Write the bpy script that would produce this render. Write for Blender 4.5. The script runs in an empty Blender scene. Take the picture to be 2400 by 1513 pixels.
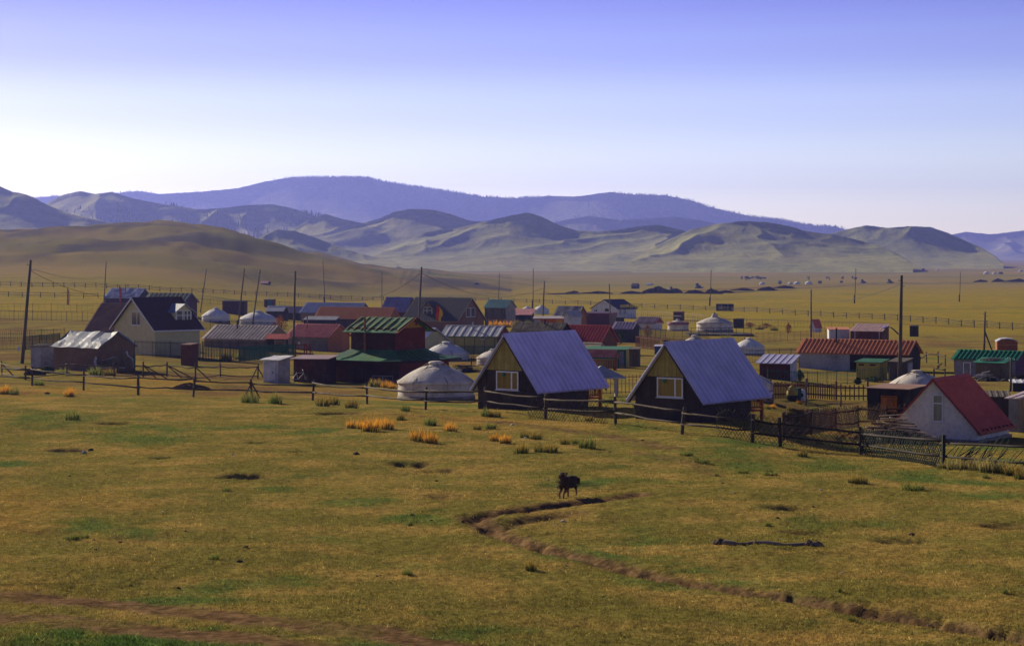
import bpy, bmesh, math, random
import numpy as np
from mathutils import Vector, Matrix, noise as mnoise
R = math.radians
SC = bpy.context.scene
COL = SC.collection
random.seed(7)

# ------------------------------------------------------------------ camera, sky, sun, exposure
F, HZ, CZ = 5000.0, 597.0, 20.0        # focal length in photo pixels, horizon row, camera height over the valley floor
cam = bpy.data.cameras.new('camera'); cam_o = bpy.data.objects.new('camera', cam); COL.objects.link(cam_o)
cam_o.location = (0, 0, CZ); cam_o.rotation_euler = (R(90), 0, 0)
cam.sensor_width = 36; cam.lens = F/2400*36; cam.shift_y = -(756.5-HZ)/2400
cam.clip_start = 1; cam.clip_end = 60000
SC.camera = cam_o

SUN_EL, SUN_AZ = 23.0, -40.0           # degrees; azimuth measured from the view axis, negative = left
world = bpy.data.worlds.new('World'); SC.world = world; world.use_nodes = True
wn, wl = world.node_tree.nodes, world.node_tree.links
wn.clear()
w_out = wn.new('ShaderNodeOutputWorld'); w_bg = wn.new('ShaderNodeBackground')
w_sky = wn.new('ShaderNodeTexSky'); w_sky.sky_type = 'NISHITA'; w_sky.sun_disc = False
w_sky.sun_elevation = R(SUN_EL); w_sky.sun_rotation = R(SUN_AZ)
w_sky.altitude = 1300; w_sky.air_density = 1.0; w_sky.dust_density = 1.0; w_sky.ozone_density = 2.0
w_tc = wn.new('ShaderNodeTexCoord'); w_sep = wn.new('ShaderNodeSeparateXYZ')
w_ramp = wn.new('ShaderNodeValToRGB'); w_mix = wn.new('ShaderNodeMix'); w_mix.data_type = 'RGBA'; w_mix.blend_type = 'MULTIPLY'
w_mix.inputs[0].default_value = 1.0
wl.new(w_tc.outputs['Generated'], w_sep.inputs[0]); wl.new(w_sep.outputs['Z'], w_ramp.inputs[0])
er = w_ramp.color_ramp; er.interpolation = 'EASE'
SKY_STOPS = [(0.0, (1.42, 1.30, 1.20)), (.02, (1.34, 1.24, 1.18)), (.04, (1.10, 1.03, 1.10)), (.068, (.84, .77, 1.03)), (.096, (.58, .51, .90)), (.125, (.42, .35, .80)), (.2, (.25, .21, .44)), (1.0, (.24, .20, .28))]
er.elements[0].position = SKY_STOPS[0][0]; er.elements[0].color = (*SKY_STOPS[0][1], 1)
er.elements[1].position = SKY_STOPS[-1][0]; er.elements[1].color = (*SKY_STOPS[-1][1], 1)
for p, c in SKY_STOPS[1:-1]:
    e = er.elements.new(p); e.color = (*c, 1)
wl.new(w_sky.outputs[0], w_mix.inputs[6]); wl.new(w_ramp.outputs[0], w_mix.inputs[7])
wl.new(w_mix.outputs[2], w_bg.inputs[0]); w_bg.inputs[1].default_value = 0.101
wl.new(w_bg.outputs[0], w_out.inputs[0])

sun = bpy.data.lights.new('sun', 'SUN'); sun_o = bpy.data.objects.new('sun', sun); COL.objects.link(sun_o)
sun.energy = 5.0; sun.angle = R(.55); sun.color = (1.0, .87, .64)
_el, _az = R(SUN_EL), R(SUN_AZ)
SUN_DIR = Vector((math.sin(_az)*math.cos(_el), math.cos(_az)*math.cos(_el), math.sin(_el)))
sun_o.rotation_euler = SUN_DIR.to_track_quat('Z', 'Y').to_euler(); sun_o.location = (0, 0, 300)
SC.view_settings.view_transform = 'Standard'; SC.view_settings.look = 'None'
SC.view_settings.exposure = 0.5; SC.view_settings.gamma = 1.0
SC.cycles.use_denoising = True
SC.cycles.max_bounces = 5; SC.cycles.diffuse_bounces = 2; SC.cycles.glossy_bounces = 2
SC.cycles.transparent_max_bounces = 12; SC.cycles.volume_bounces = 1; SC.cycles.transmission_bounces = 4

# ------------------------------------------------------------------ numpy noise
_rng = np.random.RandomState(3)
_perm = np.concatenate([_rng.permutation(256)]*2)
_ang = _rng.rand(256)*2*np.pi
_gx, _gy = np.cos(_ang), np.sin(_ang)
def pnoise(x, y):
    x = np.asarray(x, float); y = np.asarray(y, float)
    xi = np.floor(x).astype(int); yi = np.floor(y).astype(int)
    xf, yf = x-xi, y-yi
    xi &= 255; yi &= 255
    u = xf*xf*xf*(xf*(xf*6-15)+10); v = yf*yf*yf*(yf*(yf*6-15)+10)
    def g(a, b, fx, fy):
        h = _perm[_perm[a & 255]+(b & 255)]
        return _gx[h]*fx+_gy[h]*fy
    n00 = g(xi, yi, xf, yf); n10 = g(xi+1, yi, xf-1, yf)
    n01 = g(xi, yi+1, xf, yf-1); n11 = g(xi+1, yi+1, xf-1, yf-1)
    a = n00+u*(n10-n00); b = n01+u*(n11-n01)
    return (a+v*(b-a))*1.5
def fbm(x, y, o=4, g=.5):
    s, a, t = 0, 1, 0
    for i in range(o):
        s = s+a*pnoise(x*2**i+17.3*i, y*2**i-9.1*i); t += a; a *= g
    return s/t
def sstep(a, b, x):
    t = np.clip((x-a)/(b-a), 0, 1); return t*t*(3-2*t)

# ------------------------------------------------------------------ terrain: camera height over the ground, by distance
HC_D = [0, 60, 100, 118, 140, 170, 230, 300, 380, 480, 600, 1000, 1500, 3000, 60000]
HC_H = [8.35, 8.35, 8.35, 8.5, 9.4, 10.2, 11.5, 12.6, 13.6, 14.1, 14.6, 17.0, 19.8, 21, 21]
HL_D = [0, 60, 100, 118, 140, 172, 215, 260, 345, 450, 600, 700, 1000, 1500, 3000, 60000]
HL_H = [8.35, 8.35, 8.35, 8.5, 9.0, 9.4, 10.0, 10.4, 10.4, 9.8, 8.7, 8.6, 10, 15, 21, 21]
HR_D = [0, 82, 92, 102, 115, 130, 150, 175, 230, 300, 380, 60000]
HR_H = [8.35, 8.35, 8.75, 9.5, 10.25, 10.6, 10.85, 11.1, 11.8, 12.6, 13.6, 13.6]
HILL_X = [-4000, -1500, -600, 0, 100, 200, 300, 400, 470, 550, 620, 700, 780, 850, 930, 1000, 1060, 1150, 1250, 1400]
HILL_Y = [640, 590, 556, 545, 541, 537, 533, 531, 537, 550, 568, 590, 612, 627, 636, 640, 646, 656, 668, 690]
def flat_pt(px, py, H=8.35):
    d = F*H/(py-HZ); return ((px-1200)/F*d, d)
GULLY = [(2520, 1530), (2400, 1497), (2290, 1480), (2190, 1458), (2090, 1440), (2000, 1424), (1900, 1407), (1800, 1392), (1700, 1376), (1600, 1358), (1500, 1338), (1400, 1315),
         (1310, 1293), (1250, 1276), (1200, 1262), (1168, 1247), (1140, 1232), (1112, 1217), (1130, 1208), (1180, 1200), (1240, 1192), (1300, 1184), (1360, 1177), (1420, 1169), (1500, 1158)]
GULLY_D = [.42, .42, .4, .38, .36, .34, .3, .26, .24, .2, .2, .2, .22, .24, .24, .22, .18, .16, .18, .19, .19, .18, .15, .1, .05]
GULLY2 = [(1195, 1232), (1215, 1222), (1250, 1213), (1300, 1206), (1350, 1200)]
PITS = [(570, 1116, 62, .42), (275, 990, 46, .22), (160, 1054, 46, .2), (605, 1037, 28, .18), (970, 1088, 66, .2), (1040, 1101, 50, .13), (1850, 1186, 56, .2),
        (1890, 1245, 60, .13), (2110, 1265, 75, .14), (2370, 1220, 70, .18), (810, 966, 66, .25), (1370, 1137, 50, .12), (380, 1077, 30, .12), (700, 1056, 25, .1),
        (1050, 1165, 60, .12), (1870, 1290, 40, .06), (120, 1244, 70, .10), (330, 1263, 90, .07), (1290, 1250, 40, .05), (1480, 1215, 80, .06), (2020, 1225, 50, .06), (1620, 1180, 60, .06)]
def seg_dist(x, y, pts):
    best = np.full(x.shape, 1e9); par = np.zeros(x.shape)
    for i in range(len(pts)-1):
        ax, ay = pts[i]; bx, by = pts[i+1]
        L2 = (bx-ax)**2+(by-ay)**2
        t = np.clip(((x-ax)*(bx-ax)+(y-ay)*(by-ay))/L2, 0, 1)
        dd = np.hypot(x-ax-t*(bx-ax), y-ay-t*(by-ay))
        m = dd < best; best = np.where(m, dd, best); par = np.where(m, i+t, par)
    return best, par
GW = [flat_pt(*p) for p in GULLY]; GW2 = [flat_pt(*p) for p in GULLY2]
PW = [(*flat_pt(p[0], p[1]), p[2], p[3]) for p in PITS]
def base_h(x, y):
    x = np.asarray(x, float); y = np.maximum(np.asarray(y, float), 5.0)
    u = x/y; px = 1200+F*u
    w = sstep(-.07, -.2, u) if False else 1-sstep(-.2, -.07, u)
    H = np.interp(y, HC_D, HC_H)*(1-w)+np.interp(y, HL_D, HL_H)*w
    wr = sstep(.10, .165, u)*(1-sstep(300, 380, y))
    H = H*(1-wr)+np.interp(y, HR_D, HR_H)*wr
    z = CZ-H
    crest = CZ+(HZ-np.interp(px, HILL_X, HILL_Y))*1300/F
    k = sstep(620, 1330, y)*(1-sstep(1330, 2300, y))
    kk = np.where(y < 1330, sstep(620, 1330, y)**.85, 1-sstep(1330, 2400, y))
    zb = z+np.maximum(crest-z, 0)*kk
    return np.where(y > 600, zb, z)
def terrain(x, y, fine=True):
    x = np.asarray(x, float); y = np.asarray(y, float)
    z = base_h(x, y)
    n = fbm(x/9, y/9, 3)
    near = 1-sstep(110, 170, y)
    z = z+n*(.22*near+.12*(1-near))+fbm(x/55+5, y/55, 3)*.35*sstep(130, 400, y)
    kh = sstep(700, 1000, y)*(1-sstep(1800, 2400, y))*(1-sstep(-.08, .0, x/np.maximum(y, 5)))
    z = z+kh*(fbm(x/140, y/90, 4)*7.5-np.abs(fbm(x/80+3, y/170, 4))*7+1.6)
    if fine:
        m = y < 135
        if np.any(m):
            xs, ys = x[m], y[m]
            dz = fbm(xs/1.1, ys/1.1, 3)*.045+pnoise(xs/.33, ys/.33)*.018
            dg, t = seg_dist(xs, ys, GW)
            dep = np.interp(t, range(len(GULLY_D)), GULLY_D)*(1+.5*pnoise(xs/1.3, ys/1.3))
            wob = dg+.2*pnoise(xs/.6, ys/.6)+.1*pnoise(xs/.2, ys/.2)
            gw = np.interp(t, [0, 6, 12, 16, 18, 24], [.40, .32, .30, .32, .34, .28])
            dz = dz-dep*np.exp(-(wob/gw)**2)+.04*np.exp(-((wob-.95)/.4)**2)
            dg, t = seg_dist(xs, ys, GW2)
            dz = dz-.14*np.exp(-((dg+.3*pnoise(xs/.5, ys/.5))/.36)**2)*(1-sstep(2.5, 4, t))
            for (cx, cy, rp, de) in PW:
                r = rp/F*cy
                q = ((xs-cx)/r)**2+((ys-cy)/(r*.9))**2
                k2 = np.exp(-q**2*1.4+.9*pnoise(xs/.7, ys/.7))
                dz = dz-de*np.where(q < 3, np.minimum(k2, 1.1), 0)
            z[m] = z[m]+dz
    return z
def tz(x, y):
    return float(terrain(np.array([float(x)]), np.array([float(y)]))[0])
_dd = np.concatenate([np.arange(38, 200, .1), np.geomspace(200, 9000, 3000)])
def G(px, py):
    """where the sight line through a photo pixel meets the ground"""
    u = (px-1200)/F
    zz = base_h(u*_dd, _dd)
    yy = HZ+F*(CZ-zz)/_dd
    i = int(np.argmax(yy <= py))
    if not np.any(yy <= py): i = len(_dd)-1
    d = _dd[i]
    if i > 0:
        a, b = yy[i-1], yy[i]
        d = _dd[i-1]+(_dd[i]-_dd[i-1])*(a-py)/max(a-b, 1e-9)
    return Vector((u*d, d, tz(u*d, d)))
def pt(px, py, d):
    """the point at distance d on the sight line"""
    return Vector(((px-1200)/F*d, d, CZ-(py-HZ)*d/F))

# ------------------------------------------------------------------ materials
MATS = {}
def nmix(nt, f, a, b, blend='MIX'):
    m = nt.nodes.new('ShaderNodeMix'); m.data_type = 'RGBA'; m.blend_type = blend
    for i, v in ((0, f), (6, a), (7, b)):
        if hasattr(v, 'is_output'): nt.links.new(v, m.inputs[i])
        elif i == 0: m.inputs[0].default_value = v
        else: m.inputs[i].default_value = (*v, 1)
    return m.outputs[2]
def nnoise(nt, vec, scale, detail=3, rough=.55, sc=None):
    t = nt.nodes.new('ShaderNodeTexNoise'); t.inputs['Scale'].default_value = scale
    t.inputs['Detail'].default_value = detail; t.inputs['Roughness'].default_value = rough
    if sc:
        mp = nt.nodes.new('ShaderNodeMapping'); mp.inputs['Scale'].default_value = sc
        nt.links.new(vec, mp.inputs[0]); vec = mp.outputs[0]
    nt.links.new(vec, t.inputs['Vector']); return t.outputs['Fac']
def nrange(nt, v, a, b, c=0, d=1):
    m = nt.nodes.new('ShaderNodeMapRange'); m.interpolation_type = 'SMOOTHSTEP'
    nt.links.new(v, m.inputs[0])
    for i, q in zip((1, 2, 3, 4), (a, b, c, d)): m.inputs[i].default_value = q
    return m.outputs[0]
def base_mat(name, rough=.8, spec=.3, metal=0):
    spec *= .6
    m = bpy.data.materials.new(name); m.use_nodes = True
    nt = m.node_tree; b = nt.nodes['Principled BSDF']
    b.inputs['Roughness'].default_value = rough; b.inputs['Specular IOR Level'].default_value = spec; b.inputs['Metallic'].default_value = metal
    return m, nt, b
def mat(name, c1, c2=None, scale=3.0, rough=.8, spec=.3, metal=0, stretch=None, dirt=None, dirt_amt=.5, bump=.0, bscale=None):
    """paint / wood / plaster with two-tone mottling, worn patches and fine relief"""
    if name in MATS: return MATS[name]
    m, nt, b = base_mat(name, rough, spec, metal)
    tc = nt.nodes.new('ShaderNodeTexCoord').outputs['Object']
    oi = nt.nodes.new('ShaderNodeObjectInfo').outputs['Random']
    c2 = c2 or tuple(v*.68 for v in c1)
    n = nnoise(nt, tc, scale, 4, .6, stretch)
    col = nmix(nt, nrange(nt, n, .3, .7), c1, c2)
    n3 = nnoise(nt, tc, scale*6, 3, .6, stretch)
    col = nmix(nt, .35, col, nmix(nt, nrange(nt, n3, .3, .7), (.62, .62, .62), (1.25, 1.25, 1.25)), 'MULTIPLY')
    if dirt:
        n2 = nnoise(nt, tc, scale*.6, 5, .7)
        col = nmix(nt, nrange(nt, n2, .52, .72, 0, dirt_amt), col, dirt)
    v = nt.nodes.new('ShaderNodeMapRange'); nt.links.new(oi, v.inputs[0]); v.inputs[3].default_value = .86; v.inputs[4].default_value = 1.12
    cm = nt.nodes.new('ShaderNodeCombineColor')
    for i in range(3): nt.links.new(v.outputs[0], cm.inputs[i])
    col = nmix(nt, 1.0, col, cm.outputs[0], 'MULTIPLY')
    nt.links.new(col, b.inputs['Base Color'])
    if bump:
        bp = nt.nodes.new('ShaderNodeBump'); bp.inputs['Strength'].default_value = bump; bp.inputs['Distance'].default_value = .03
        nb = nnoise(nt, tc, bscale or scale*4, 4, .6, stretch)
        nt.links.new(nb, bp.inputs['Height']); nt.links.new(bp.outputs[0], b.inputs['Normal'])
    MATS[name] = m
    return m

# ------------------------------------------------------------------ mesh helpers
def prop(o, label=None, cat=None, group=None, kind=None):
    if label: o['label'] = label
    if cat: o['category'] = cat
    if group: o['group'] = group
    if kind: o['kind'] = kind
    return o
def thing(name, label, cat, loc=(0, 0, 0), rz=0, group=None):
    o = bpy.data.objects.new(name, None); COL.objects.link(o)
    o.location = loc; o.rotation_euler = (0, 0, rz); o.empty_display_size = .2
    return prop(o, label, cat, group)
class MB:
    def __init__(s): s.v = []; s.f = []
    def add(s, vs, fs):
        k = len(s.v); s.v += [tuple(p) for p in vs]; s.f += [tuple(i+k for i in f) for f in fs]; return s
    def box(s, c, sz, rz=0, M=None):
        x, y, z = sz[0]/2, sz[1]/2, sz[2]/2
        ps = [Vector((sx*x, sy*y, sq*z)) for sq in (-1, 1) for sx, sy in ((-1, -1), (1, -1), (1, 1), (-1, 1))]
        if M is None: M = Matrix.Rotation(rz, 4, 'Z')
        ps = [M @ p + Vector(c) for p in ps]
        return s.add(ps, [(3, 2, 1, 0), (4, 5, 6, 7), (0, 1, 5, 4), (1, 2, 6, 5), (2, 3, 7, 6), (3, 0, 4, 7)])
    def beam(s, a, b, w, h, up=(0, 0, 1)):
        a, b = Vector(a), Vector(b); d = b-a; L = d.length
        x = d.normalized(); up = Vector(up)
        y = up.cross(x)
        if y.length < 1e-4: y = Vector((0, 1, 0)).cross(x)
        y.normalize(); z = x.cross(y)
        M = Matrix((x, y, z)).transposed().to_4x4()
        return s.box((a+b)/2, (L, w, h), M=M)
    def tube(s, pts, rs, n=7, cap=True):
        pts = [Vector(p) for p in pts]
        if not hasattr(rs, '__len__'): rs = [rs]*len(pts)
        k = len(s.v)
        for i, p in enumerate(pts):
            t = (pts[min(i+1, len(pts)-1)]-pts[max(i-1, 0)]).normalized()
            a = t.orthogonal().normalized() if abs(t.z) < .9 else Vector((1, 0, 0))
            a = (a-t*a.dot(t)).normalized(); b = t.cross(a)
            for j in range(n):
                q = 2*math.pi*j/n
                s.v.append(tuple(p+(a*math.cos(q)+b*math.sin(q))*rs[i]))
        for i in range(len(pts)-1):
            for j in range(n):
                s.f.append((k+i*n+j, k+i*n+(j+1) % n, k+(i+1)*n+(j+1) % n, k+(i+1)*n+j))
        if cap:
            s.f.append(tuple(k+j for j in range(n-1, -1, -1))); e = k+(len(pts)-1)*n
            s.f.append(tuple(e+j for j in range(n)))
        return s
    def prism(s, poly, off):
        """polygon (3-D points) pushed along off"""
        n = len(poly); off = Vector(off)
        a = [Vector(p) for p in poly]; b = [p+off for p in a]
        return s.add(a+b, [tuple(range(n-1, -1, -1)), tuple(range(n, 2*n))]+[(i, (i+1) % n, n+(i+1) % n, n+i) for i in range(n)])
    def lathe(s, prof, n=24, jit=None):
        k = len(s.v)
        for i, (r, z) in enumerate(prof):
            for j in range(n):
                q = 2*math.pi*j/n
                jr, jz = jit(i, q, r, z) if jit else (0, 0)
                s.v.append(((r+jr)*math.cos(q), (r+jr)*math.sin(q), z+jz))
        for i in range(len(prof)-1):
            for j in range(n):
                s.f.append((k+i*n+j, k+i*n+(j+1) % n, k+(i+1)*n+(j+1) % n, k+(i+1)*n+j))
        s.f.append(tuple(k+j for j in range(n-1, -1, -1))); e = k+(len(prof)-1)*n
        s.f.append(tuple(e+j for j in range(n)))
        return s
    def build(s, name, m, parent=None, smooth=False, loc=None):
        me = bpy.data.meshes.new(name); me.from_pydata(s.v, [], s.f); me.update()
        if smooth: me.polygons.foreach_set('use_smooth', [True]*len(me.polygons))
        me.materials.append(m)
        o = bpy.data.objects.new(name, me); COL.objects.link(o)
        if parent: o.parent = parent
        if loc is not None: o.location = loc
        return o
def grid_mesh(name, X, Y, Z, m, attrs=None):
    nr, nc = X.shape
    me = bpy.data.meshes.new(name)
    me.vertices.add(nr*nc)
    me.vertices.foreach_set('co', np.stack([X, Y, Z], -1).astype(np.float32).ravel())
    i = np.arange(nr*nc).reshape(nr, nc)
    q = np.stack([i[:-1, :-1], i[:-1, 1:], i[1:, 1:], i[1:, :-1]], -1).reshape(-1, 4)
    me.loops.add(q.size); me.polygons.add(len(q))
    me.loops.foreach_set('vertex_index', q.ravel().astype(np.int32))
    me.polygons.foreach_set('loop_start', np.arange(0, q.size, 4, dtype=np.int32))
    me.polygons.foreach_set('use_smooth', np.ones(len(q), bool))
    me.update(calc_edges=True)
    for k, v in (attrs or {}).items():
        a = me.attributes.new(k, 'FLOAT', 'POINT'); a.data.foreach_set('value', v.astype(np.float32).ravel())
    me.materials.append(m)
    o = bpy.data.objects.new(name, me); COL.objects.link(o)
    return o
# ------------------------------------------------------------------ ground material
def ground_material(blade=False):
    m, nt, b = base_mat('grass_blades' if blade else 'steppe_grass', 1.0, 0)
    tc = nt.nodes.new('ShaderNodeTexCoord').outputs['Object']
    def attr(n):
        a = nt.nodes.new('ShaderNodeAttribute'); a.attribute_name = n; return a.outputs['Fac']
    big = nnoise(nt, tc, .045, 4, .6)
    mid = nnoise(nt, tc, .33, 5, .62)
    fin = nnoise(nt, tc, 4.5, 4, .7)
    tan_, olive, green, rust = (.312, .219, .064), (.188, .164, .042), (.088, .147, .037), (.365, .202, .047)
    col = nmix(nt, nrange(nt, mid, .41, .67), olive, tan_)
    col = nmix(nt, nrange(nt, big, .52, .72, 0, .65), col, rust)
    sk = nnoise(nt, tc, .42, 5, .65, (.22, 1, 1))
    col = nmix(nt, nrange(nt, sk, .56, .70, 0, .7), col, (.42, .275, .085))
    gn = nnoise(nt, tc, .16, 5, .65)
    col = nmix(nt, nrange(nt, gn, .54, .70, 0, .85), col, green)
    col = nmix(nt, attr('gold'), col, nmix(nt, nrange(nt, mid, .35, .65), (.38, .255, .03), (.22, .20, .028)))
    st = nnoise(nt, tc, .05, 5, .65, (.35, 1.6, 1))
    pg = nt.nodes.new('ShaderNodeMath'); pg.operation = 'MULTIPLY'; nt.links.new(attr('gold'), pg.inputs[0]); nt.links.new(nrange(nt, st, .52, .66, 0, .85), pg.inputs[1])
    col = nmix(nt, pg.outputs[0], col, (.13, .155, .03))
    s2 = nnoise(nt, tc, .11, 5, .7, (.3, 1.5, 1))
    pk = nt.nodes.new('ShaderNodeMath'); pk.operation = 'MULTIPLY'; nt.links.new(attr('gold'), pk.inputs[0]); nt.links.new(nrange(nt, s2, .62, .70, 0, .8), pk.inputs[1])
    col = nmix(nt, pk.outputs[0], col, (.09, .065, .04))
    col = nmix(nt, attr('green'), col, (.06, .135, .03))
    far = nmix(nt, nrange(nt, nnoise(nt, tc, .006, 5, .6), .35, .65), (.28, .205, .06), (.19, .175, .046))
    far = nmix(nt, nrange(nt, nnoise(nt, tc, .012, 4, .6, (.4, 1, 1)), .58, .7, 0, .8), far, (.13, .17, .06))
    col = nmix(nt, attr('far'), col, far)
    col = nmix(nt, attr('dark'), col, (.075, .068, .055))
    dn = nnoise(nt, tc, 2.2, 4, .65)
    dirt = nmix(nt, nrange(nt, dn, .35, .65), (.20, .125, .065), (.11, .066, .035))
    col = nmix(nt, attr('dirt'), col, dirt)
    sp = nmix(nt, nrange(nt, fin, .3, .72), (.5, .5, .46), (1.4, 1.36, 1.3))
    col = nmix(nt, .75, col, sp, 'MULTIPLY')
    if blade:
        v = nt.nodes.new('ShaderNodeMapRange'); nt.links.new(attr('rnd'), v.inputs[0]); v.clamp = False; v.inputs[3].default_value = .6; v.inputs[4].default_value = 1.5
        cm = nt.nodes.new('ShaderNodeCombineColor')
        for i in range(3): nt.links.new(v.outputs[0], cm.inputs[i])
        col = nmix(nt, 1.0, col, cm.outputs[0], 'MULTIPLY')
        nt.links.new(col, b.inputs['Base Color'])
        tr = nt.nodes.new('ShaderNodeBsdfTranslucent'); nt.links.new(col, tr.inputs['Color'])
        ms = nt.nodes.new('ShaderNodeMixShader'); ms.inputs[0].default_value = .4; out = nt.nodes['Material Output']
        nt.links.new(b.outputs[0], ms.inputs[1]); nt.links.new(tr.outputs[0], ms.inputs[2]); nt.links.new(ms.outputs[0], out.inputs[0])
        return m
    nt.links.new(col, b.inputs['Base Color'])
    bp = nt.nodes.new('ShaderNodeBump'); bp.inputs['Strength'].default_value = .6; bp.inputs['Distance'].default_value = .06
    nt.links.new(nnoise(nt, tc, 7, 4, .75), bp.inputs['Height']); nt.links.new(bp.outputs[0], b.inputs['Normal'])
    return m
rows = np.concatenate([np.arange(18, 36, 1.0), np.arange(36, 128, .17), 128*1.0062**np.arange(0, 275), 700*1.021**np.arange(0, 130)])
uc = np.linspace(-.275, .275, 430)
cols = np.concatenate([-.275-np.geomspace(.01, .45, 16)[::-1], uc, .275+np.geomspace(.01, .45, 16)])
D, U = np.meshgrid(rows, cols, indexing='ij')
GX, GY = U*D, D
GZ = terrain(GX, GY)
PXg = 1200+F*U; PYg = HZ+F*(CZ-GZ)/GY
dirt = np.zeros_like(GX)
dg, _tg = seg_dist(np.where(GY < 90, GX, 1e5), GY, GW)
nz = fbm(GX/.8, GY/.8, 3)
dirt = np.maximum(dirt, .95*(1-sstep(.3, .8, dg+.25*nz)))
dg2, _t = seg_dist(np.where(GY < 90, GX, 1e5), GY, GW2)
dirt = np.maximum(dirt, .6*(1-sstep(.25, .6, dg2+.3*nz)))
for (cx, cy, rp, de) in PW:
    r = rp/F*cy; q = ((GX-cx)/r)**2+((GY-cy)/(r*.9))**2
    dirt = np.maximum(dirt, np.where(q < 3, (1-sstep(.3, 1.2, q+.8*nz))*min(.8, de*2.6), 0))
def track(pix, w, amt, H=8.35):
    pts = [flat_pt(*p, H) for p in pix]
    yy = [p[1] for p in pts]; near = (GY > min(yy)-5*w) & (GY < max(yy)+5*w)
    dd = np.full(GX.shape, 9e9); s, _ = seg_dist(GX[near], GY[near], pts); dd[near] = s
    k = amt*(1-sstep(w*.45, w*1.3, dd+w*.7*fbm(GX/1.6, GY/1.6, 3)))
    return k*(.55+.9*np.clip(fbm(GX/2.5+9, GY/2.5, 3)+.35, 0, 1))
dirt = np.maximum(dirt, track([(-300, 1388), (0, 1397), (120, 1400), (260, 1412), (400, 1428), (560, 1448), (720, 1470), (900, 1493), (1080, 1530)], .75, 1.15))
dirt = np.maximum(dirt, track([(-300, 1430), (0, 1442), (150, 1452), (300, 1470), (430, 1488), (620, 1508), (900, 1550)], .8, 1.15))
dirt = np.maximum(dirt, track([(900, 968), (1000, 975), (1150, 990), (1300, 1005), (1420, 1020), (1560, 1055)], .7, .7, 8.4))
dirt = np.maximum(dirt, track([(1500, 1062), (1640, 1090), (1680, 1115)], .5, .5))
green = .9*np.clip(1-sstep(14, 48, np.hypot((PXg-330)/9, (PYg-1510)/1.1)+30*fbm(GX/1.2, GY/1.2, 3)), 0, 1)*(GY < 50)
for gx_, gy_, gr in ((330, 1025, 160), (110, 980, 120), (1540, 1068, 60), (1750, 1095, 110), (1480, 1000, 90), (1700, 1060, 120), (650, 1145, 60), (200, 1225, 90), (1350, 1300, 90), (1880, 1225, 120), (2150, 1110, 90), (1950, 1090, 120), (980, 1220, 100)):
    q = np.hypot((PXg-gx_)/gr, (PYg-gy_)/(gr*.16))
    green = np.maximum(green, np.where(GY < 125, .55*(1-sstep(.2, 1.2, q+.9*fbm(GX/1.5, GY/1.5, 3))), 0))
# courtyards and the road strip through the village, dug earth on the plain, ploughed strips on the hill
def pix_line(pix, w, amt):
    pts = [G(*p) for p in pix]; pts = [(p.x, p.y) for p in pts]
    yy = [p[1] for p in pts]; near = (GY > min(yy)-6*w) & (GY < max(yy)+6*w)
    dd = np.full(GX.shape, 9e9); s, _ = seg_dist(GX[near], GY[near], pts); dd[near] = s
    return amt*(1-sstep(w*.5, w*1.2, dd+w*.6*fbm(GX/(w*2), GY/(w*2), 3)))
dirt = np.maximum(dirt, pix_line([(0, 754), (120, 755), (230, 760), (300, 765)], 2.2, .75))
dirt = np.maximum(dirt, pix_line([(0, 838), (60, 838)], 1.2, .6))
dirt = np.maximum(dirt, pix_line([(1700, 747), (1950, 754), (2200, 763), (2420, 770)], 2.4, .7))
dirt = np.maximum(dirt, pix_line([(2180, 802), (2320, 800), (2420, 806)], 3.5, .7))
dirt = np.maximum(dirt, pix_line([(1250, 688), (1600, 682), (1900, 668), (2150, 662), (2420, 660)], 9, .85))
dark_road = np.maximum(pix_line([(1270, 690), (1500, 688), (1700, 686), (1850, 678)], 6, .85), pix_line([(1850, 676), (2000, 669), (2200, 664), (2420, 662)], 5, .8))
vgl = sstep(128, 140, GY)*(1-sstep(330, 380, GY))
dirt = np.maximum(dirt, .6*vgl*1.25*sstep(-.08, .35, fbm(GX/11+4, GY/11, 4)))
gold = sstep(300, 420, GY)*(1-sstep(900, 1500, GY))*(.8+.5*fbm(GX/60, GY/60, 3))
gold = np.clip(gold, 0, 1)*(1-.75*sstep(620, 800, GY)*(1-sstep(-.03, .02, U)))
far = np.maximum(sstep(900, 1500, GY), sstep(620, 800, GY)*(1-sstep(-.03, .02, U)))
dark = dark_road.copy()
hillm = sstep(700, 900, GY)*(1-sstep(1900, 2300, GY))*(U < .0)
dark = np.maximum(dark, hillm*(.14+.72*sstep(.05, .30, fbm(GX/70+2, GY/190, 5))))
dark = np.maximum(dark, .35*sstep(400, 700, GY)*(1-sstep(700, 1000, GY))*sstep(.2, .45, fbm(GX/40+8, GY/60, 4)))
dark = np.maximum(dark, np.interp(_tg, [0, 10, 14, 24], [.62, .5, .35, .35])*(1-sstep(.1, .42, dg+.22*nz))*(GY < 90))  # dark gully soil, deepened along the lower part to paint in the bank's shade
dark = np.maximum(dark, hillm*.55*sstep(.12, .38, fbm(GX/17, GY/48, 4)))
for xs_ in (948, 966, 984, 1003):
    q = np.abs(PXg-(xs_+(PYg-640)*-.45)+6*fbm(GX/30, GY/60, 2))
    dark = np.maximum(dark, .55*(1-sstep(3, 7, q))*(PYg > 634)*(PYg < 662)*(GY > 700)*(GY < 1500))
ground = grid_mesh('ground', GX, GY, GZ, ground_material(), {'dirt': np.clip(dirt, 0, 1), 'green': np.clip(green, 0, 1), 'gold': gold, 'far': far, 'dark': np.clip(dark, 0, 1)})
prop(ground, kind='structure')

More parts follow.
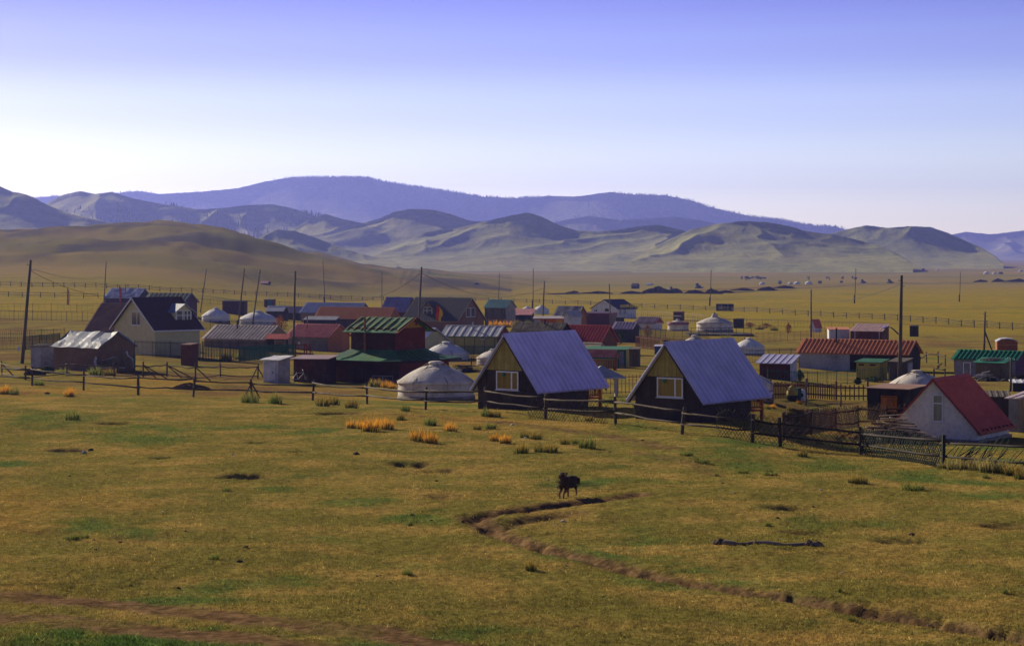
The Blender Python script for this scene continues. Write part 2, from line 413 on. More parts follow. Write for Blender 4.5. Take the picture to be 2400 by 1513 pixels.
# ------------------------------------------------------------------ hills and mountains
def hill_material(name, c1, c2, c3):
    m, nt, b = base_mat(name, 1, .05)
    tc = nt.nodes.new('ShaderNodeTexCoord').outputs['Object']
    col = nmix(nt, nrange(nt, nnoise(nt, tc, .004, 6, .6), .35, .65), c1, c2)
    col = nmix(nt, nrange(nt, nnoise(nt, tc, .012, 5, .65), .55, .72, 0, .7), col, c3)
    col = nmix(nt, .5, col, nmix(nt, nrange(nt, nnoise(nt, tc, .06, 4, .7), .3, .7), (.6, .6, .6), (1.3, 1.3, 1.3)), 'MULTIPLY')
    nt.links.new(col, b.inputs['Base Color'])
    bp = nt.nodes.new('ShaderNodeBump'); bp.inputs['Strength'].default_value = .4; bp.inputs['Distance'].default_value = 14
    nt.links.new(nnoise(nt, tc, .013, 5, .6, (1.3, .7, 1)), bp.inputs['Height']); nt.links.new(bp.outputs[0], b.inputs['Normal'])
    return m
M_HILL = hill_material('hill_grass', (.29, .275, .078), (.21, .22, .068), (.145, .14, .055))
M_MOUNT = hill_material('mountain_woods', (.13, .14, .085), (.27, .26, .15), (.48, .32, .14))
HILLS = {}
def hill(name, pts, dc, wf, wb, m, seed=0, spur=70, bend=.02, wob=.55, zb=-4, cols_step=2.5):
    if m is M_MOUNT: spur = 85
    xs = [p[0] for p in pts]; ys = [p[1] for p in pts]
    n = int((xs[-1]-xs[0])/cols_step)+2
    px = np.linspace(xs[0], xs[-1], n)
    # smooth the outline a little, then roughen it finely
    yy = np.interp(px, xs, ys); ker = np.hanning(7); ker /= ker.sum()
    yy = np.convolve(np.pad(yy, 3, mode='edge'), ker, 'valid')
    yy = yy+wob*fbm(px/17+seed, px*0+seed, 3)*2
    t = np.concatenate([-np.linspace(1, 0, 90)**1.5, np.linspace(.04, 1, 12)])
    T, PX = np.meshgrid(t, px, indexing='ij'); YY = np.broadcast_to(yy, T.shape)
    ub = (PX-1200)/F
    dcr = dc*(1+bend*fbm(PX/330+seed*3.1, PX*0+.7, 3))
    d = dcr+np.where(T < 0, T*wf, T*wb); X, Yw = ub*d, d
    rs = np.random.RandomState(seed+40)
    zc = CZ+(HZ-YY)*dcr/F; H = np.maximum(zc-zb, 1)
    s = np.abs(T)
    wx, wy = X+.10*wf*fbm(X/(wf*.3)+seed, Yw/(wf*.3), 3), Yw+.10*wf*fbm(X/(wf*.3)+9, Yw/(wf*.3)+seed, 3)
    dist = np.abs(d-dcr)
    K = 7.0
    kk_ = max(5, min(n//3*2+1, 61)); kr = np.hanning(kk_+2)[1:-1]; kr /= kr.sum()
    ysm = np.convolve(np.pad(yy, kk_//2, mode='edge'), kr, 'valid')[:n]; Hs = np.maximum(CZ+(HZ-np.broadcast_to(ysm, T.shape))*dcr/F-zb, 1)
    bl = np.clip(s*5, 0, 1); Hm = H*(1-bl)+Hs*bl
    main = Hm*np.exp(-dist/((2.1 if m is M_HILL else 1.7)*Hs))
    acc = np.exp(main/K-60)
    dcol = dc*(1+bend*fbm(px/330+seed*3.1, px*0+.7, 3)); Hc = np.maximum(CZ+(HZ-yy)*dcol/F-zb, 1)
    for x0 in np.arange(xs[0]+20, xs[-1]-10, spur):
        i0 = int(np.clip(np.searchsorted(px, x0+rs.uniform(-.35, .35)*spur), 0, n-1)); h0 = Hc[i0]*rs.uniform(.8, .97)
        ax, ay = (px[i0]-1200)/F*dcol[i0], dcol[i0]
        ln = wf*rs.uniform(.35, .9); q_ = rs.uniform(-1.0, .55); bx, by = ax+ln*math.sin(q_), ay-ln*math.cos(q_)
        tt = np.clip(((wx-ax)*(bx-ax)+(wy-ay)*(by-ay))/ln**2, 0, 1)
        dd = np.hypot(wx-ax-tt*(bx-ax), wy-ay-tt*(by-ay))
        hs = h0*(1-.9*tt**.8)*(1+.10*np.sin(tt*9+seed))+1
        acc = acc+np.exp(hs*np.exp(-dd/((1.9 if m is M_HILL else 1.0)*hs+9))/K-60)
    front = K*(np.log(acc)+60)-K*math.log(1+1e-9)
    fade = np.clip((1-s)*2.2, 0, 1)
    front = front*fade+1.5*fbm(X/60+seed, Yw/60, 3)*fade*np.clip(s*8, 0, 1)
    lim = CZ+(HZ-YY-.4)*d/F-zb
    front = np.where(s < .02, H, np.minimum(front, np.maximum(lim, 0)))
    z = zb+np.where(T < 0, front, H*(.5+.5*np.cos(np.pi*s)))
    o = grid_mesh(name, X, Yw, z, m); prop(o, kind='structure')
    HILLS[name+str(seed)] = (X, Yw, z)
    return o
hill('hill', [(-500, 400), (-200, 410), (0, 437), (30, 450), (60, 455), (85, 466), (112, 481), (160, 500), (240, 518), (320, 540), (420, 580), (480, 607)], 3000, int(300*1.5), 400, M_HILL, 1)
hill('hill', [(-300, 560), (0, 500), (95, 485), (125, 468), (150, 456), (190, 448), (220, 455), (262, 450), (310, 465), (370, 477), (420, 484), (465, 491), (520, 488), (580, 481), (640, 479), (685, 488), (730, 503), (790, 530), (850, 560), (900, 600)], 4300, int(560*1.5), 600, M_HILL, 2)
hill('hill', [(540, 600), (600, 560), (650, 538), (690, 541), (740, 557), (800, 580), (860, 598), (930, 612)], 2750, int(170*1.5), 200, M_HILL, 3)
hill('hill', [(640, 590), (690, 535), (725, 514), (762, 501), (800, 513), (850, 523), (890, 512), (920, 498), (960, 490), (1010, 491), (1050, 500), (1100, 517), (1160, 521), (1230, 540), (1300, 580), (1350, 605)], 3900, int(420*1.5), 420, M_HILL, 4)
hill('hill', [(840, 612), (930, 575), (1000, 544), (1080, 533), (1150, 516), (1200, 505), (1236, 498), (1270, 508), (1310, 528), (1350, 540), (1400, 543), (1450, 539), (1500, 530), (1545, 527), (1600, 540), (1650, 556), (1720, 590), (1760, 612)], 3300, int(400*1.5), 400, M_HILL, 5)
hill('hill', [(1480, 610), (1560, 565), (1620, 538), (1680, 525), (1740, 518), (1800, 521), (1850, 530), (1890, 542), (1950, 549), (2000, 560), (2050, 573), (2100, 592), (2140, 618)], 2900, int(300*1.5), 320, M_HILL, 6)
hill('hill', [(1860, 600), (1940, 549), (2000, 534), (2030, 528), (2080, 534), (2130, 530), (2180, 532), (2220, 545), (2260, 563), (2300, 580), (2330, 598), (2352, 616)], 3700, int(330*1.5), 380, M_HILL, 7)
hill('mountain', [(1180, 545), (1300, 520), (1380, 506), (1450, 515), (1510, 513), (1585, 509), (1640, 516), (1690, 526), (1760, 545)], 6200, 500, 500, M_MOUNT, 8)
hill('mountain', [(-400, 480), (0, 474), (80, 464), (130, 459), (200, 462), (295, 450), (330, 448), (370, 455), (480, 449), (560, 441), (620, 426), (680, 416), (760, 415), (860, 416), (900, 426), (950, 434), (1050, 448), (1130, 461), (1200, 465), (1290, 459), (1350, 461), (1430, 450), (1480, 456), (1560, 458), (1620, 470), (1660, 484), (1700, 494), (1760, 507), (1830, 515), (1900, 528), (1960, 531), (2000, 545), (2080, 580)], 8600, 1100, 900, M_MOUNT, 9)
hill('mountain', [(2100, 600), (2180, 560), (2230, 550), (2262, 543), (2320, 549), (2360, 545), (2400, 540), (2500, 528), (2800, 540)], 9500, 800, 700, M_MOUNT, 10)
def forest(key, n, seed, h, mask, mcol):
    X, Yw, Z = HILLS[key]; rs = np.random.RandomState(seed)
    r0 = rs.randint(8, 92, n); c0 = rs.randint(1, X.shape[1]-1, n)
    k = rs.rand(n) < .06; r0[k] = 89-rs.randint(0, 3, k.sum())
    fx = X[r0, c0]+rs.randn(n)*8; fy = Yw[r0, c0]+rs.randn(n)*4; fz = Z[r0, c0]
    keep = (mask(fx, fy) > rs.rand(n)*.35) & (fz > 15)
    fx, fy, fz = fx[keep], fy[keep], fz[keep]; n = len(fx)
    hh = h*(.6+.7*rs.rand(n)); rr = hh*(.16+.08*rs.rand(n)); a0 = rs.rand(n)*6.28
    V = np.zeros((n, 5, 3), np.float32)
    for j in range(4):
        V[:, j, 0] = fx+rr*np.cos(a0+j*1.5708); V[:, j, 1] = fy+rr*np.sin(a0+j*1.5708); V[:, j, 2] = fz-.5
    V[:, 4] = np.stack([fx, fy, fz+hh], -1)
    q = np.array([[0, 1, 4], [1, 2, 4], [2, 3, 4], [3, 0, 4]])
    T = (q[None]+np.arange(n)[:, None, None]*5).reshape(-1)
    me = bpy.data.meshes.new('forest'); me.vertices.add(n*5); me.vertices.foreach_set('co', V.ravel())
    me.loops.add(len(T)); me.polygons.add(len(T)//3); me.loops.foreach_set('vertex_index', T.astype(np.int32))
    me.polygons.foreach_set('loop_start', np.arange(0, len(T), 3, dtype=np.int32)); me.update(calc_edges=True)
    me.materials.append(mcol); o = bpy.data.objects.new('forest', me); COL.objects.link(o)
    return o
M_CONIFER = mat('conifer', (.035, .05, .02), (.10, .075, .02), .01, 1, .05)
prop(forest('mountain9', 26000, 5, 7.5, lambda x, y: fbm(x/700, y/700, 3)+.25, M_CONIFER), 'dark conifer forest on the high far mountain', 'forest', kind='stuff')
prop(forest('hill2', 7000, 6, 8, lambda x, y: (fbm(x/260, y/260, 3)+.15)*(x > -1150), M_CONIFER), 'scattered conifer forest on the nearer wooded slope', 'forest', kind='stuff')

# ------------------------------------------------------------------ haze
hz = MB().box((0, 5060, 162), (16000, 11300, 406)).build('haze', bpy.data.materials.new('haze_air'))
hm = hz.data.materials[0]; hm.use_nodes = True; hn = hm.node_tree; hn.nodes.clear()
ho = hn.nodes.new('ShaderNodeOutputMaterial'); hv = hn.nodes.new('ShaderNodeVolumePrincipled')
hv.inputs['Color'].default_value = (.29, .35, 1.0, 1); hv.inputs['Density'].default_value = 0.88e-4; hv.inputs['Anisotropy'].default_value = .5
hn.links.new(hv.outputs[0], ho.inputs['Volume'])
prop(hz, kind='stuff')
# ------------------------------------------------------------------ building kit
def metal(n, c, c2=None, r=.5, s=1.2, dirt=None, da=.5):
    c = tuple(min(.75, v*1.2) for v in c); c2 = tuple(min(.75, v*1.2) for v in c2) if c2 else None
    return mat('metal_'+n, c, c2, s, r, .4, .0, None, dirt, da, .25, 3)
def paint(n, c, c2=None, dirt=(.12, .10, .08), da=.45, s=1.5): return mat('paint_'+n, c, c2, s, .75, .25, 0, None, dirt, da, .2, 8)
def wood(n, c, c2=None, s=2.0): return mat('wood_'+n, c, c2, s, .85, .2, 0, (1, 1, .25), (.05, .04, .035), .5, .5, 10)
W_GREY = wood('weathered', (.13, .11, .09), (.07, .058, .048)); W_DARK = wood('dark', (.05, .042, .038), (.028, .024, .022))
W_BROWN = wood('brown', (.11, .065, .038), (.06, .038, .025)); W_FENCE = wood('fence', (.10, .078, .058), (.05, .04, .032))
W_LIGHT = wood('light', (.42, .31, .19), (.24, .17, .10))
M_WHITE = paint('white', (.62, .62, .63), (.5, .5, .51), da=.25); M_FRAME = paint('window_white', (.74, .74, .76), (.68, .68, .7), da=.1)
M_FELT = mat('felt_canvas', (.66, .62, .56), (.47, .43, .38), 1.1, .95, .1, 0, None, (.27, .22, .165), .8, .8, 5)
M_FELT_NEW = mat('felt_canvas_clean', (.74, .73, .72), (.62, .62, .62), .9, .95, .1, 0, None, (.45, .42, .38), .35, .6, 4)
M_FELT_DIRTY = mat('felt_hem', (.30, .27, .23), (.19, .165, .14), 1.4, .95, .1, 0, None, (.10, .085, .07), .6, .7, 5)
M_ROPE = mat('rope', (.30, .25, .18)); M_IRON = mat('iron_black', (.03, .03, .033), rough=.6); M_IRON_GREEN = mat('iron_green', (.015, .10, .065), (.01, .065, .045), rough=.6)
M_IRON_RED = mat('iron_redbrown', (.20, .055, .025), (.12, .035, .02), rough=.7)
M_GLASS, _nt, _b = base_mat('window_glass', .08, .6); _b.inputs['Base Color'].default_value = (.03, .035, .045, 1)
M_CURTAIN = mat('curtain_yellow', (.34, .24, .06), (.24, .16, .04), 1.0, .9, .1, 0, (9, 9, .3)); M_CURTAIN_G = mat('curtain_green', (.22, .24, .15), (.32, .33, .25), 1.0, .9, .1, 0, (9, 9, .3))
M_RUST = metal('rust', (.24, .10, .045), (.15, .06, .03), .8); M_STEEL = metal('tin', (.36, .36, .38), (.26, .26, .28), .45)
V = Vector
def reach(C, e, px):
    u = (px-1200)/F; return (u*C.y-C.x)/(e.x-u*e.y)
class B: pass
def frame(name, label, cat, c, xl, xg, yaw, d=None, L=None, W=None, group=None):
    b = B(); a = R(yaw); b.e1 = V((math.cos(a), math.sin(a), 0)); b.e2 = V((-math.sin(a), math.cos(a), 0))
    if d: x = (c[0]-1200)/F*d; C = V((x, d, tz(x, d)))
    else: C = G(*c)
    b.s = 1 if yaw < 0 else -1                      # which end wall shows: local +x or -x
    b.dl = b.e1*(-b.s)
    b.L = L or reach(C, b.dl, xl); b.W = W or reach(C, b.e2, xg)
    ctr = C+b.dl*b.L/2+b.e2*b.W/2
    b.C = C; b.ctr = ctr; b.th = thing(name, label, cat, ctr, a, group)
    b.zlow = min(tz(*(C+b.dl*b.L*i+b.e2*b.W*j).xy) for i in (0, 1) for j in (0, 1))-C.z-.15
    b.th.location.z = C.z
    return b
def zat(b, p, py): return CZ-(py-HZ)*p.y/F-b.C.z
def face_pt(b, face, px, py, off=0):
    """local point on the long front ('F') or the showing end ('E') wall under a photo pixel"""
    e = b.dl if face == 'F' else b.e2
    t = reach(b.C, e, px); p = b.C+e*t; z = zat(b, p, py)
    if face == 'F': return V((b.s*(b.L/2-t), -b.W/2-off, z))
    return V((b.s*(b.L/2+off), -b.W/2+t, z))
def lap(mb, p0, p1, z0, z1, n, pitch, clip=None, t=.018):
    """horizontal boards between two plan points; clip(z) gives the part of the width that is kept"""
    p0, p1, n = V(p0), V(p1), V(n); z = z0
    while z < z1-1e-4:
        zz = min(z+pitch, z1)
        a, c = clip(z) if clip else (0, 1); a2, c2 = clip(zz) if clip else (0, 1)
        q = [p0.lerp(p1, a)+n*t, p0.lerp(p1, c)+n*t, p0.lerp(p1, c2)+n*.002, p0.lerp(p1, a2)+n*.002]
        q[0].z = q[1].z = z; q[2].z = q[3].z = zz
        k = p0.lerp(p1, a), p0.lerp(p1, c)
        r = [k[0]+n*.002, k[1]+n*.002, q[1], q[0]]
        r = [V((v.x, v.y, z)) for v in r]
        mb.add(q, [(0, 1, 2, 3)]); mb.add(r, [(0, 1, 2, 3)])
        z = zz
def body(b, wall, gablem=None, siding=None, inset=0, pitch=.17):
    L, W, he, hr = b.L/2-inset, b.W/2-inset*.0, b.he, b.hr
    m = MB(); z0 = b.zlow
    for x in (-L, L):
        m.add([(x, -W, z0), (x, W, z0), (x, W, he), (x, 0, hr), (x, -W, he)], [(0, 1, 2, 3, 4) if x > 0 else (4, 3, 2, 1, 0)])
    m.add([(-L, -W, z0), (L, -W, z0), (L, -W, he), (-L, -W, he)], [(0, 1, 2, 3)])
    m.add([(-L, W, z0), (L, W, z0), (L, W, he), (-L, W, he)], [(3, 2, 1, 0)])
    m.build('wall', wall, b.th)
    if gablem or siding:
        g = MB(); x = b.s*L
        def clip(z):
            if z <= he: return 0, 1
            k = min(1, (z-he)/(hr-he))*.5; return k, 1-k
        ends = ((x, -W, 0), (x, W, 0)) if b.s > 0 else ((x, W, 0), (x, -W, 0))
        if siding:
            lap(g, *ends, z0, hr-.02, (b.s, 0, 0), pitch, clip); s2 = MB()
            lap(s2, (-L, -W, 0), (L, -W, 0), z0, he, (0, -1, 0), pitch); prop(s2.build('siding', wall, b.th), kind='stuff')
            prop(g.build('siding', gablem or wall, b.th), kind='stuff')
        else:
            g.prism([(x+b.s*.004, -W, z0), (x+b.s*.004, W, z0), (x+b.s*.004, W, he), (x+b.s*.004, 0, hr), (x+b.s*.004, -W, he)], (b.s*.02, 0, 0))
            g.build('gable_wall', gablem, b.th)
def slope(b, name, x0, x1, r, e, m, rib=.3, ribh=.03, th=.04, wave=0, seed=0, par=None, duty=.28):
    """one sheet-metal roof slope, ribs running from ridge r=(y,z) to eave e=(y,z)"""
    ribh *= 1.35
    ry, rz = r; ey, ez = e; l = math.hypot(ey-ry, ez-rz); n = V((0, (ez-rz)/l, -(ey-ry)/l))
    if n.z < 0: n = -n
    xs = []; x = x0
    if rib:
        k = max(1, round((x1-x0)/rib)); p = (x1-x0)/k
        for i in range(k):
            a = x0+i*p; xs += [(a, 0), (a+p*(1-duty-.12), 0), (a+p*(1-duty), ribh), (a+p*.94, ribh)]
        xs.append((x1, 0))
    else:
        k = max(2, int((x1-x0)/.5)); xs = [(x0+(x1-x0)*i/k, 0) for i in range(k+1)]
    nr = 6 if wave else 1; vs = []
    for (x, h) in xs:
        for j in range(nr+1):
            f = j/nr; w = wave*mnoise.noise(V((x*.9+seed, f*l*.9, seed))) if wave else 0
            vs.append(V((x, ry+(ey-ry)*f, rz+(ez-rz)*f))+n*(h+w))
    nn = nr+1; N = len(vs); fs = []
    for i in range(len(xs)-1):
        for j in range(nr): fs.append((i*nn+j, i*nn+j+1, (i+1)*nn+j+1, (i+1)*nn+j))
    under = [V((x, ry+(ey-ry)*f, rz+(ez-rz)*f))-n*th for x in (x0, x1) for f in (0, 1)]
    vs += under
    a, bb, c, d = N, N+1, N+2, N+3
    fs += [(a, c, d, bb), tuple([bb, d]+[i*nn+nr for i in range(len(xs)-1, -1, -1)]), tuple([c, a]+[i*nn for i in range(len(xs))]),
           tuple([a, bb]+[j for j in range(nr, -1, -1)]), tuple([d, c]+[(len(xs)-1)*nn+j for j in range(nn)])]
    if ey > ry: fs = [tuple(reversed(f)) for f in fs]
    return MB().add(vs, fs).build(name, m, par or b.th)
def roof(b, m, over=.3, og=.3, rib=.3, ribh=.03, wave=0, trim=None, m2=None, cap=True, th=.04, seed=0):
    y = b.W/2; k = (b.hr-b.he)/y; up = .03; b.k = k
    x0, x1 = -b.L/2-og, b.L/2+og; b.over = over; b.og = og
    slope(b, 'roof_slope', x0, x1, (0, b.hr+up), (-y-over, b.he+up-k*over), m, rib, ribh, th, wave, seed)
    slope(b, 'roof_slope', x0, x1, (0, b.hr+up), (y+over, b.he+up-k*over), m2 or m, rib, ribh, th, wave, seed+3)
    if cap:
        c = MB(); q = .16
        for s in (-1, 1): c.add([(x0-.01, 0, b.hr+up+.05), (x1+.01, 0, b.hr+up+.05), (x1+.01, s*q, b.hr+up+.05-k*q), (x0-.01, s*q, b.hr+up+.05-k*q)], [(0, 1, 2, 3) if s < 0 else (3, 2, 1, 0)])
        c.build('ridge_cap', m, b.th)
    if trim:
        for xx in (x0, x1):
            sx = 1 if xx > 0 else -1
            for s in (-1, 1):
                t = MB(); z1, z2 = b.hr+up, b.he+up-k*over
                t.prism([(xx+sx*.002, s*.0, z1+.03), (xx+sx*.002, s*(y+over), z2+.03), (xx+sx*.002, s*(y+over), z2-.12), (xx+sx*.002, 0, z1-.14)], (sx*.03, 0, 0))
                t.build('bargeboard', trim, b.th)
        MB().box((0, -y-over-.015, b.he+up-k*over-.03), (x1-x0+.04, .025, .12)).build('fascia', trim, b.th)
def gable(name, label, cat, c, xl, xg, yaw, eave, apex, wall, roofm, gablem=None, siding=None, d=None, L=None, W=None, group=None, **kw):
    b = frame(name, label, cat, c, xl, xg, yaw, d, L, W, group)
    b.he = zat(b, b.C, eave); b.hr = zat(b, b.C+b.e2*b.W/2, apex)
    if b.hr < b.he+.3: b.hr = b.he+.3
    body(b, wall, gablem, siding); roof(b, roofm, **kw)
    return b
def shed(name, label, cat, c, xl, xg, yaw, top, wall, roofm, rise=.25, d=None, L=None, W=None, over=.15, siding=None, group=None, rib=.3, ribh=.025, endm=None, wave=0, lapwall=True):
    """box hut with a single-pitch roof; rise > 0: higher at the back"""
    b = frame(name, label, cat, c, xl, xg, yaw, d, L, W, group)
    b.he = zat(b, b.C, top); b.hr = b.he+rise; l, w, z0 = b.L/2, b.W/2, b.zlow
    m = MB().add([(-l, -w, z0), (l, -w, z0), (l, w, z0), (-l, w, z0), (-l, -w, b.he), (l, -w, b.he), (l, w, b.hr), (-l, w, b.hr)], [(0, 1, 5, 4), (1, 2, 6, 5), (2, 3, 7, 6), (3, 0, 4, 7), (4, 5, 6, 7)])
    m.build('wall', wall, b.th)
    x = b.s*l
    if endm: MB().prism([(x+b.s*.004, -w, z0), (x+b.s*.004, w, z0), (x+b.s*.004, w, b.hr), (x+b.s*.004, -w, b.he)], (b.s*.02, 0, 0)).build('end_wall', endm, b.th)
    if siding:
        n = max(2, int(b.L/siding)); s2 = MB(); rs = random.Random(int(c[0]))
        for i in range(n):
            h = rs.uniform(-.03, .02); s2.box((-l+(i+.5)*b.L/n, -w-.012, (z0+b.he+h)/2), (b.L/n*.93, .022+rs.random()*.012, b.he-z0+h-.03))
        prop(s2.build('board_cladding', wall, b.th), kind='stuff')
    k = rise/b.W
    slope(b, 'roof_sheet', -l-over, l+over, (w+over, b.hr+.03+k*over), (-w-over, b.he+.03-k*over), roofm, rib, ribh, .05, wave, c[0])
    return b
def window(b, face, x0, y0, x1, y1, split=(), cross=None, fm=None, pm=None, fw=.07, name='window'):
    p = face_pt(b, face, x0, (y0+y1)/2, 0); q = face_pt(b, face, x1, (y0+y1)/2, 0)
    m = (p+q)/2; pc = b.ctr+b.e1*m.x+b.e2*m.y
    z1, z0 = zat(b, pc, y0), zat(b, pc, y1)
    u = (q-p); u.z = 0; w = u.length; u.normalize(); n = V((0, -1, 0)) if face == 'F' else V((b.s, 0, 0))
    o = V((p.x, p.y, 0)); fm = fm or M_FRAME; f = MB()
    def bar(a, c, za, zc, t, dep=.06):
        f.prism([o+u*a+V((0, 0, za))+n*.022, o+u*c+V((0, 0, za))+n*.022, o+u*c+V((0, 0, zc))+n*.022, o+u*a+V((0, 0, zc))+n*.022], n*(dep-.022+t))
    bar(0, w, z0, z0+fw, 0); bar(0, w, z1-fw, z1, 0); bar(0, fw, z0+fw, z1-fw, 0); bar(w-fw, w, z0+fw, z1-fw, 0)
    for s in split: bar(w*s-fw*.6, w*s+fw*.6, z0+fw, z1-fw, .004)
    if cross: bar(fw, w-fw, z0+(z1-z0)*cross-fw*.5, z0+(z1-z0)*cross+fw*.5, .002)
    fo = f.build(name, fm, b.th)
    ed = [fw]+[w*s for s in split]+[w-fw]
    for i in range(len(ed)-1):
        MB().prism([o+u*ed[i]+V((0, 0, z0+fw))+n*.024, o+u*ed[i+1]+V((0, 0, z0+fw))+n*.024, o+u*ed[i+1]+V((0, 0, z1-fw))+n*.024, o+u*ed[i]+V((0, 0, z1-fw))+n*.024], n*.012).build('pane', pm or M_GLASS, fo)
    MB().box(o+u*w/2+n*.06+V((0, 0, z0-.02)), (w+.1, .1, .03) if face == 'F' else (.1, w+.1, .03)).build('sill', fm, fo)
    return fo
def door(b, face, x0, y0, x1, y1, m, fm=None):
    p = face_pt(b, face, x0, (y0+y1)/2); q = face_pt(b, face, x1, (y0+y1)/2); c = (p+q)/2
    pc = b.ctr+b.e1*c.x+b.e2*c.y; z1, z0 = zat(b, pc, y0), zat(b, pc, y1)
    n = V((0, -1, 0)) if face == 'F' else V((b.s, 0, 0)); w = (q-p).xy.length
    c.z = (z0+z1)/2
    o = MB().box(c+n*.045, (w, .06, z1-z0) if face == 'F' else (.06, w, z1-z0)).build('door', m, b.th)
    u = V((1, 0, 0)) if face == 'F' else V((0, 1, 0))
    fr = MB()
    for s in (-1, 1): fr.box(c+n*.05+u*s*(w/2+.04), (.07, .09, z1-z0+.08) if face == 'F' else (.09, .07, z1-z0+.08))
    fr.box(c+n*.05+V((0, 0, (z1-z0)/2+.08)), (w+.15, .09, .07) if face == 'F' else (.09, w+.15, .07))
    fr.build('frame', fm or m, o)
    MB().box(c+n*.1+u*w*.35, (.05, .05, .12)).build('handle', M_IRON, o)
    return o
def chimney(b, px, top, f=.3, r=.09, m=None):
    """stove pipe standing on the front slope, f of the way down from the ridge"""
    R0 = b.C+b.e2*b.W*(.5-.5*f); t = reach(R0, b.dl, px); p = R0+b.dl*t
    z = zat(b, p, top); x = b.s*(b.L/2-t); y = -b.W/2*f; zb = b.hr-(b.hr-b.he)*f-.1
    MB().tube([(x, y, zb), (x+.02, y, max(z, zb+.5))], r, 8).build('chimney', m or M_RUST, b.th)
def ger(label, cx, by, wpx, top, wall=.47, m=None, hem=True, crown=False, group='white felt gers of the village', name='ger', bands=2, d=None, seed=1, rm=None):
    if d: x = (cx-1200)/F*d; p = V((x, d, tz(x, d)))
    else: p = G(cx, by)
    r = wpx/2/F*p.y; r = r*(1+r/p.y); c = V((p.x*(1+r/p.y), p.y+r, 0)); c.z = tz(c.x, c.y)
    h = CZ-(top-HZ)*c.y/F-c.z; hw = h*wall; m = m or M_FELT
    t = thing(name, label, 'ger', c, random.uniform(0, 6), group)
    ns = lambda a, q, z: mnoise.noise(V((math.cos(q)*a+seed*7, math.sin(q)*a, z)))
    n = 48 if wpx > 60 else 24
    pr = [(r*1.0, -.2), (r*1.01, hw*.25), (r*1.015, hw*.55), (r*1.0, hw*.8), (r*.995, hw)]
    MB().lathe(pr, n, lambda i, q, rr, z: (r*.018*ns(3.5, q, z)+r*.008*ns(12, q, z*2), 0)).build('wall_cover', m, t, True)
    rp = []
    if crown:
        hn = h*.80
        for k in range(9):
            f = k/8; rp.append((r*(1.03-.80*f**.85), hw-.02+(hn-hw)*math.sin(f*1.5)/math.sin(1.5)))
        rp += [(r*.17, h*.9), (r*.15, h)]
    else:
        for k in range(10):
            f = k/9; rp.append((r*(1.035-.90*f), hw-.02+(h-hw)*(f*.9+.13*math.sin(f*math.pi))))
        rp.append((r*.10, h))
    rp = [(r*1.035, hw-.14*min(1, h/2.2))]+rp
    MB().lathe(rp, n, lambda i, q, rr, z: (0 if i > 1 else r*.012*ns(8, q, z), (.03*ns(5, q, rr*1.3)+.014*math.sin(q*n/2))*min(1, r/2.5) if rr > r*.2 else 0)).build('roof_cover', rm or m, t, True)
    if not crown:
        MB().lathe([(r*.2, h*.955), (r*.2, h*1.0), (r*.13, h*1.025), (.02, h*1.03)], 16, lambda i, q, rr, z: (0, .02*ns(3, q, 9))).build('crown_cover', rm or m, t, True)
    else:
        MB().tube([(0, 0, h*.9), (0, 0, h*1.07)], r*.04, 6).build('stove_pipe', M_IRON, t)
    for k in range(bands):
        z = hw*(.93-.42*k)
        MB().lathe([(r*1.022, z-.03), (r*1.036, z), (r*1.022, z+.03)], n).build('rope_band', M_ROPE if wpx < 100 else M_FELT_DIRTY, t)
    if hem: MB().lathe([(r*1.05, -.25), (r*1.045, hw*.12), (r*1.025, hw*.26)], n, lambda i, q, rr, z: (r*.02*ns(7, q, z), .04*ns(6, q, 3) if i == 2 else 0)).build('hem_skirt', M_FELT_DIRTY, t, True)
    if wpx > 60:
        for k in range(7):
            q = k*.9+seed; MB().tube([(r*.16*math.cos(q), r*.16*math.sin(q), h*1.0), (r*.6*math.cos(q+.12), r*.6*math.sin(q+.12), hw+(h-hw)*.52), (r*1.05*math.cos(q+.2), r*1.05*math.sin(q+.2), hw+.03), (r*1.06*math.cos(q+.2), r*1.06*math.sin(q+.2), hw*.5)], .016 if wpx < 100 else .03, 4).build('rope', M_ROPE, t)
    return t
def pole(label, top, bot, group='wooden utility poles in the village', r=.11, stub=False, ins=2, cross=False, d=None):
    p = G(*bot) if not d else V(((bot[0]-1200)/F*d, d, tz((bot[0]-1200)/F*d, d)))
    q = pt(top[0], top[1], p.y); q = q-p
    t = thing('utility_pole', label, 'pole', p, 0, group)
    MB().tube([V((0, 0, -.4))-q*.0, q*.35+V((.02, 0, 0)), q*.7, q], [r*1.15, r*1.0, r*.9, r*.75], 8).build('shaft', W_GREY, t, True)
    if stub: MB().beam((-.2, -.05, -.3), V((-.2, -.05, 0))+q*.24, .2, .2, (0, 1, 0)).build('footing_post', W_DARK, t)
    for k in range(ins):
        z = q*(.95-.05*k); s = 1 if k % 2 else -1
        MB().tube([z+V((s*.1, 0, -.02)), z+V((s*.26, 0, -.02)), z+V((s*.26, 0, .08))], .02, 5).build('insulator_hook', M_IRON, t)
        MB().lathe([(.03, .07), (.05, .1), (.04, .17), (.02, .2)], 8).build('insulator', M_WHITE, t, loc=z+V((s*.26, 0, 0)))
    if cross: MB().beam(q*.93+V((-.6, -.1, 0)), q*.93+V((.6, -.1, 0)), .09, .1).build('crossarm', W_GREY, t)
    return t, p+q*.92
def wire(label, a, b, sag=.6, r=.018):
    a, b = V(a), V(b); n = 14
    pts = [a.lerp(b, i/n)-V((0, 0, sag*4*(i/n)*(1-i/n))) for i in range(n+1)]
    o = MB().tube([p-a for p in pts], r, 4, False).build('power_line', M_IRON, loc=a)
    return prop(o, label, 'cable', 'overhead wires between the poles')
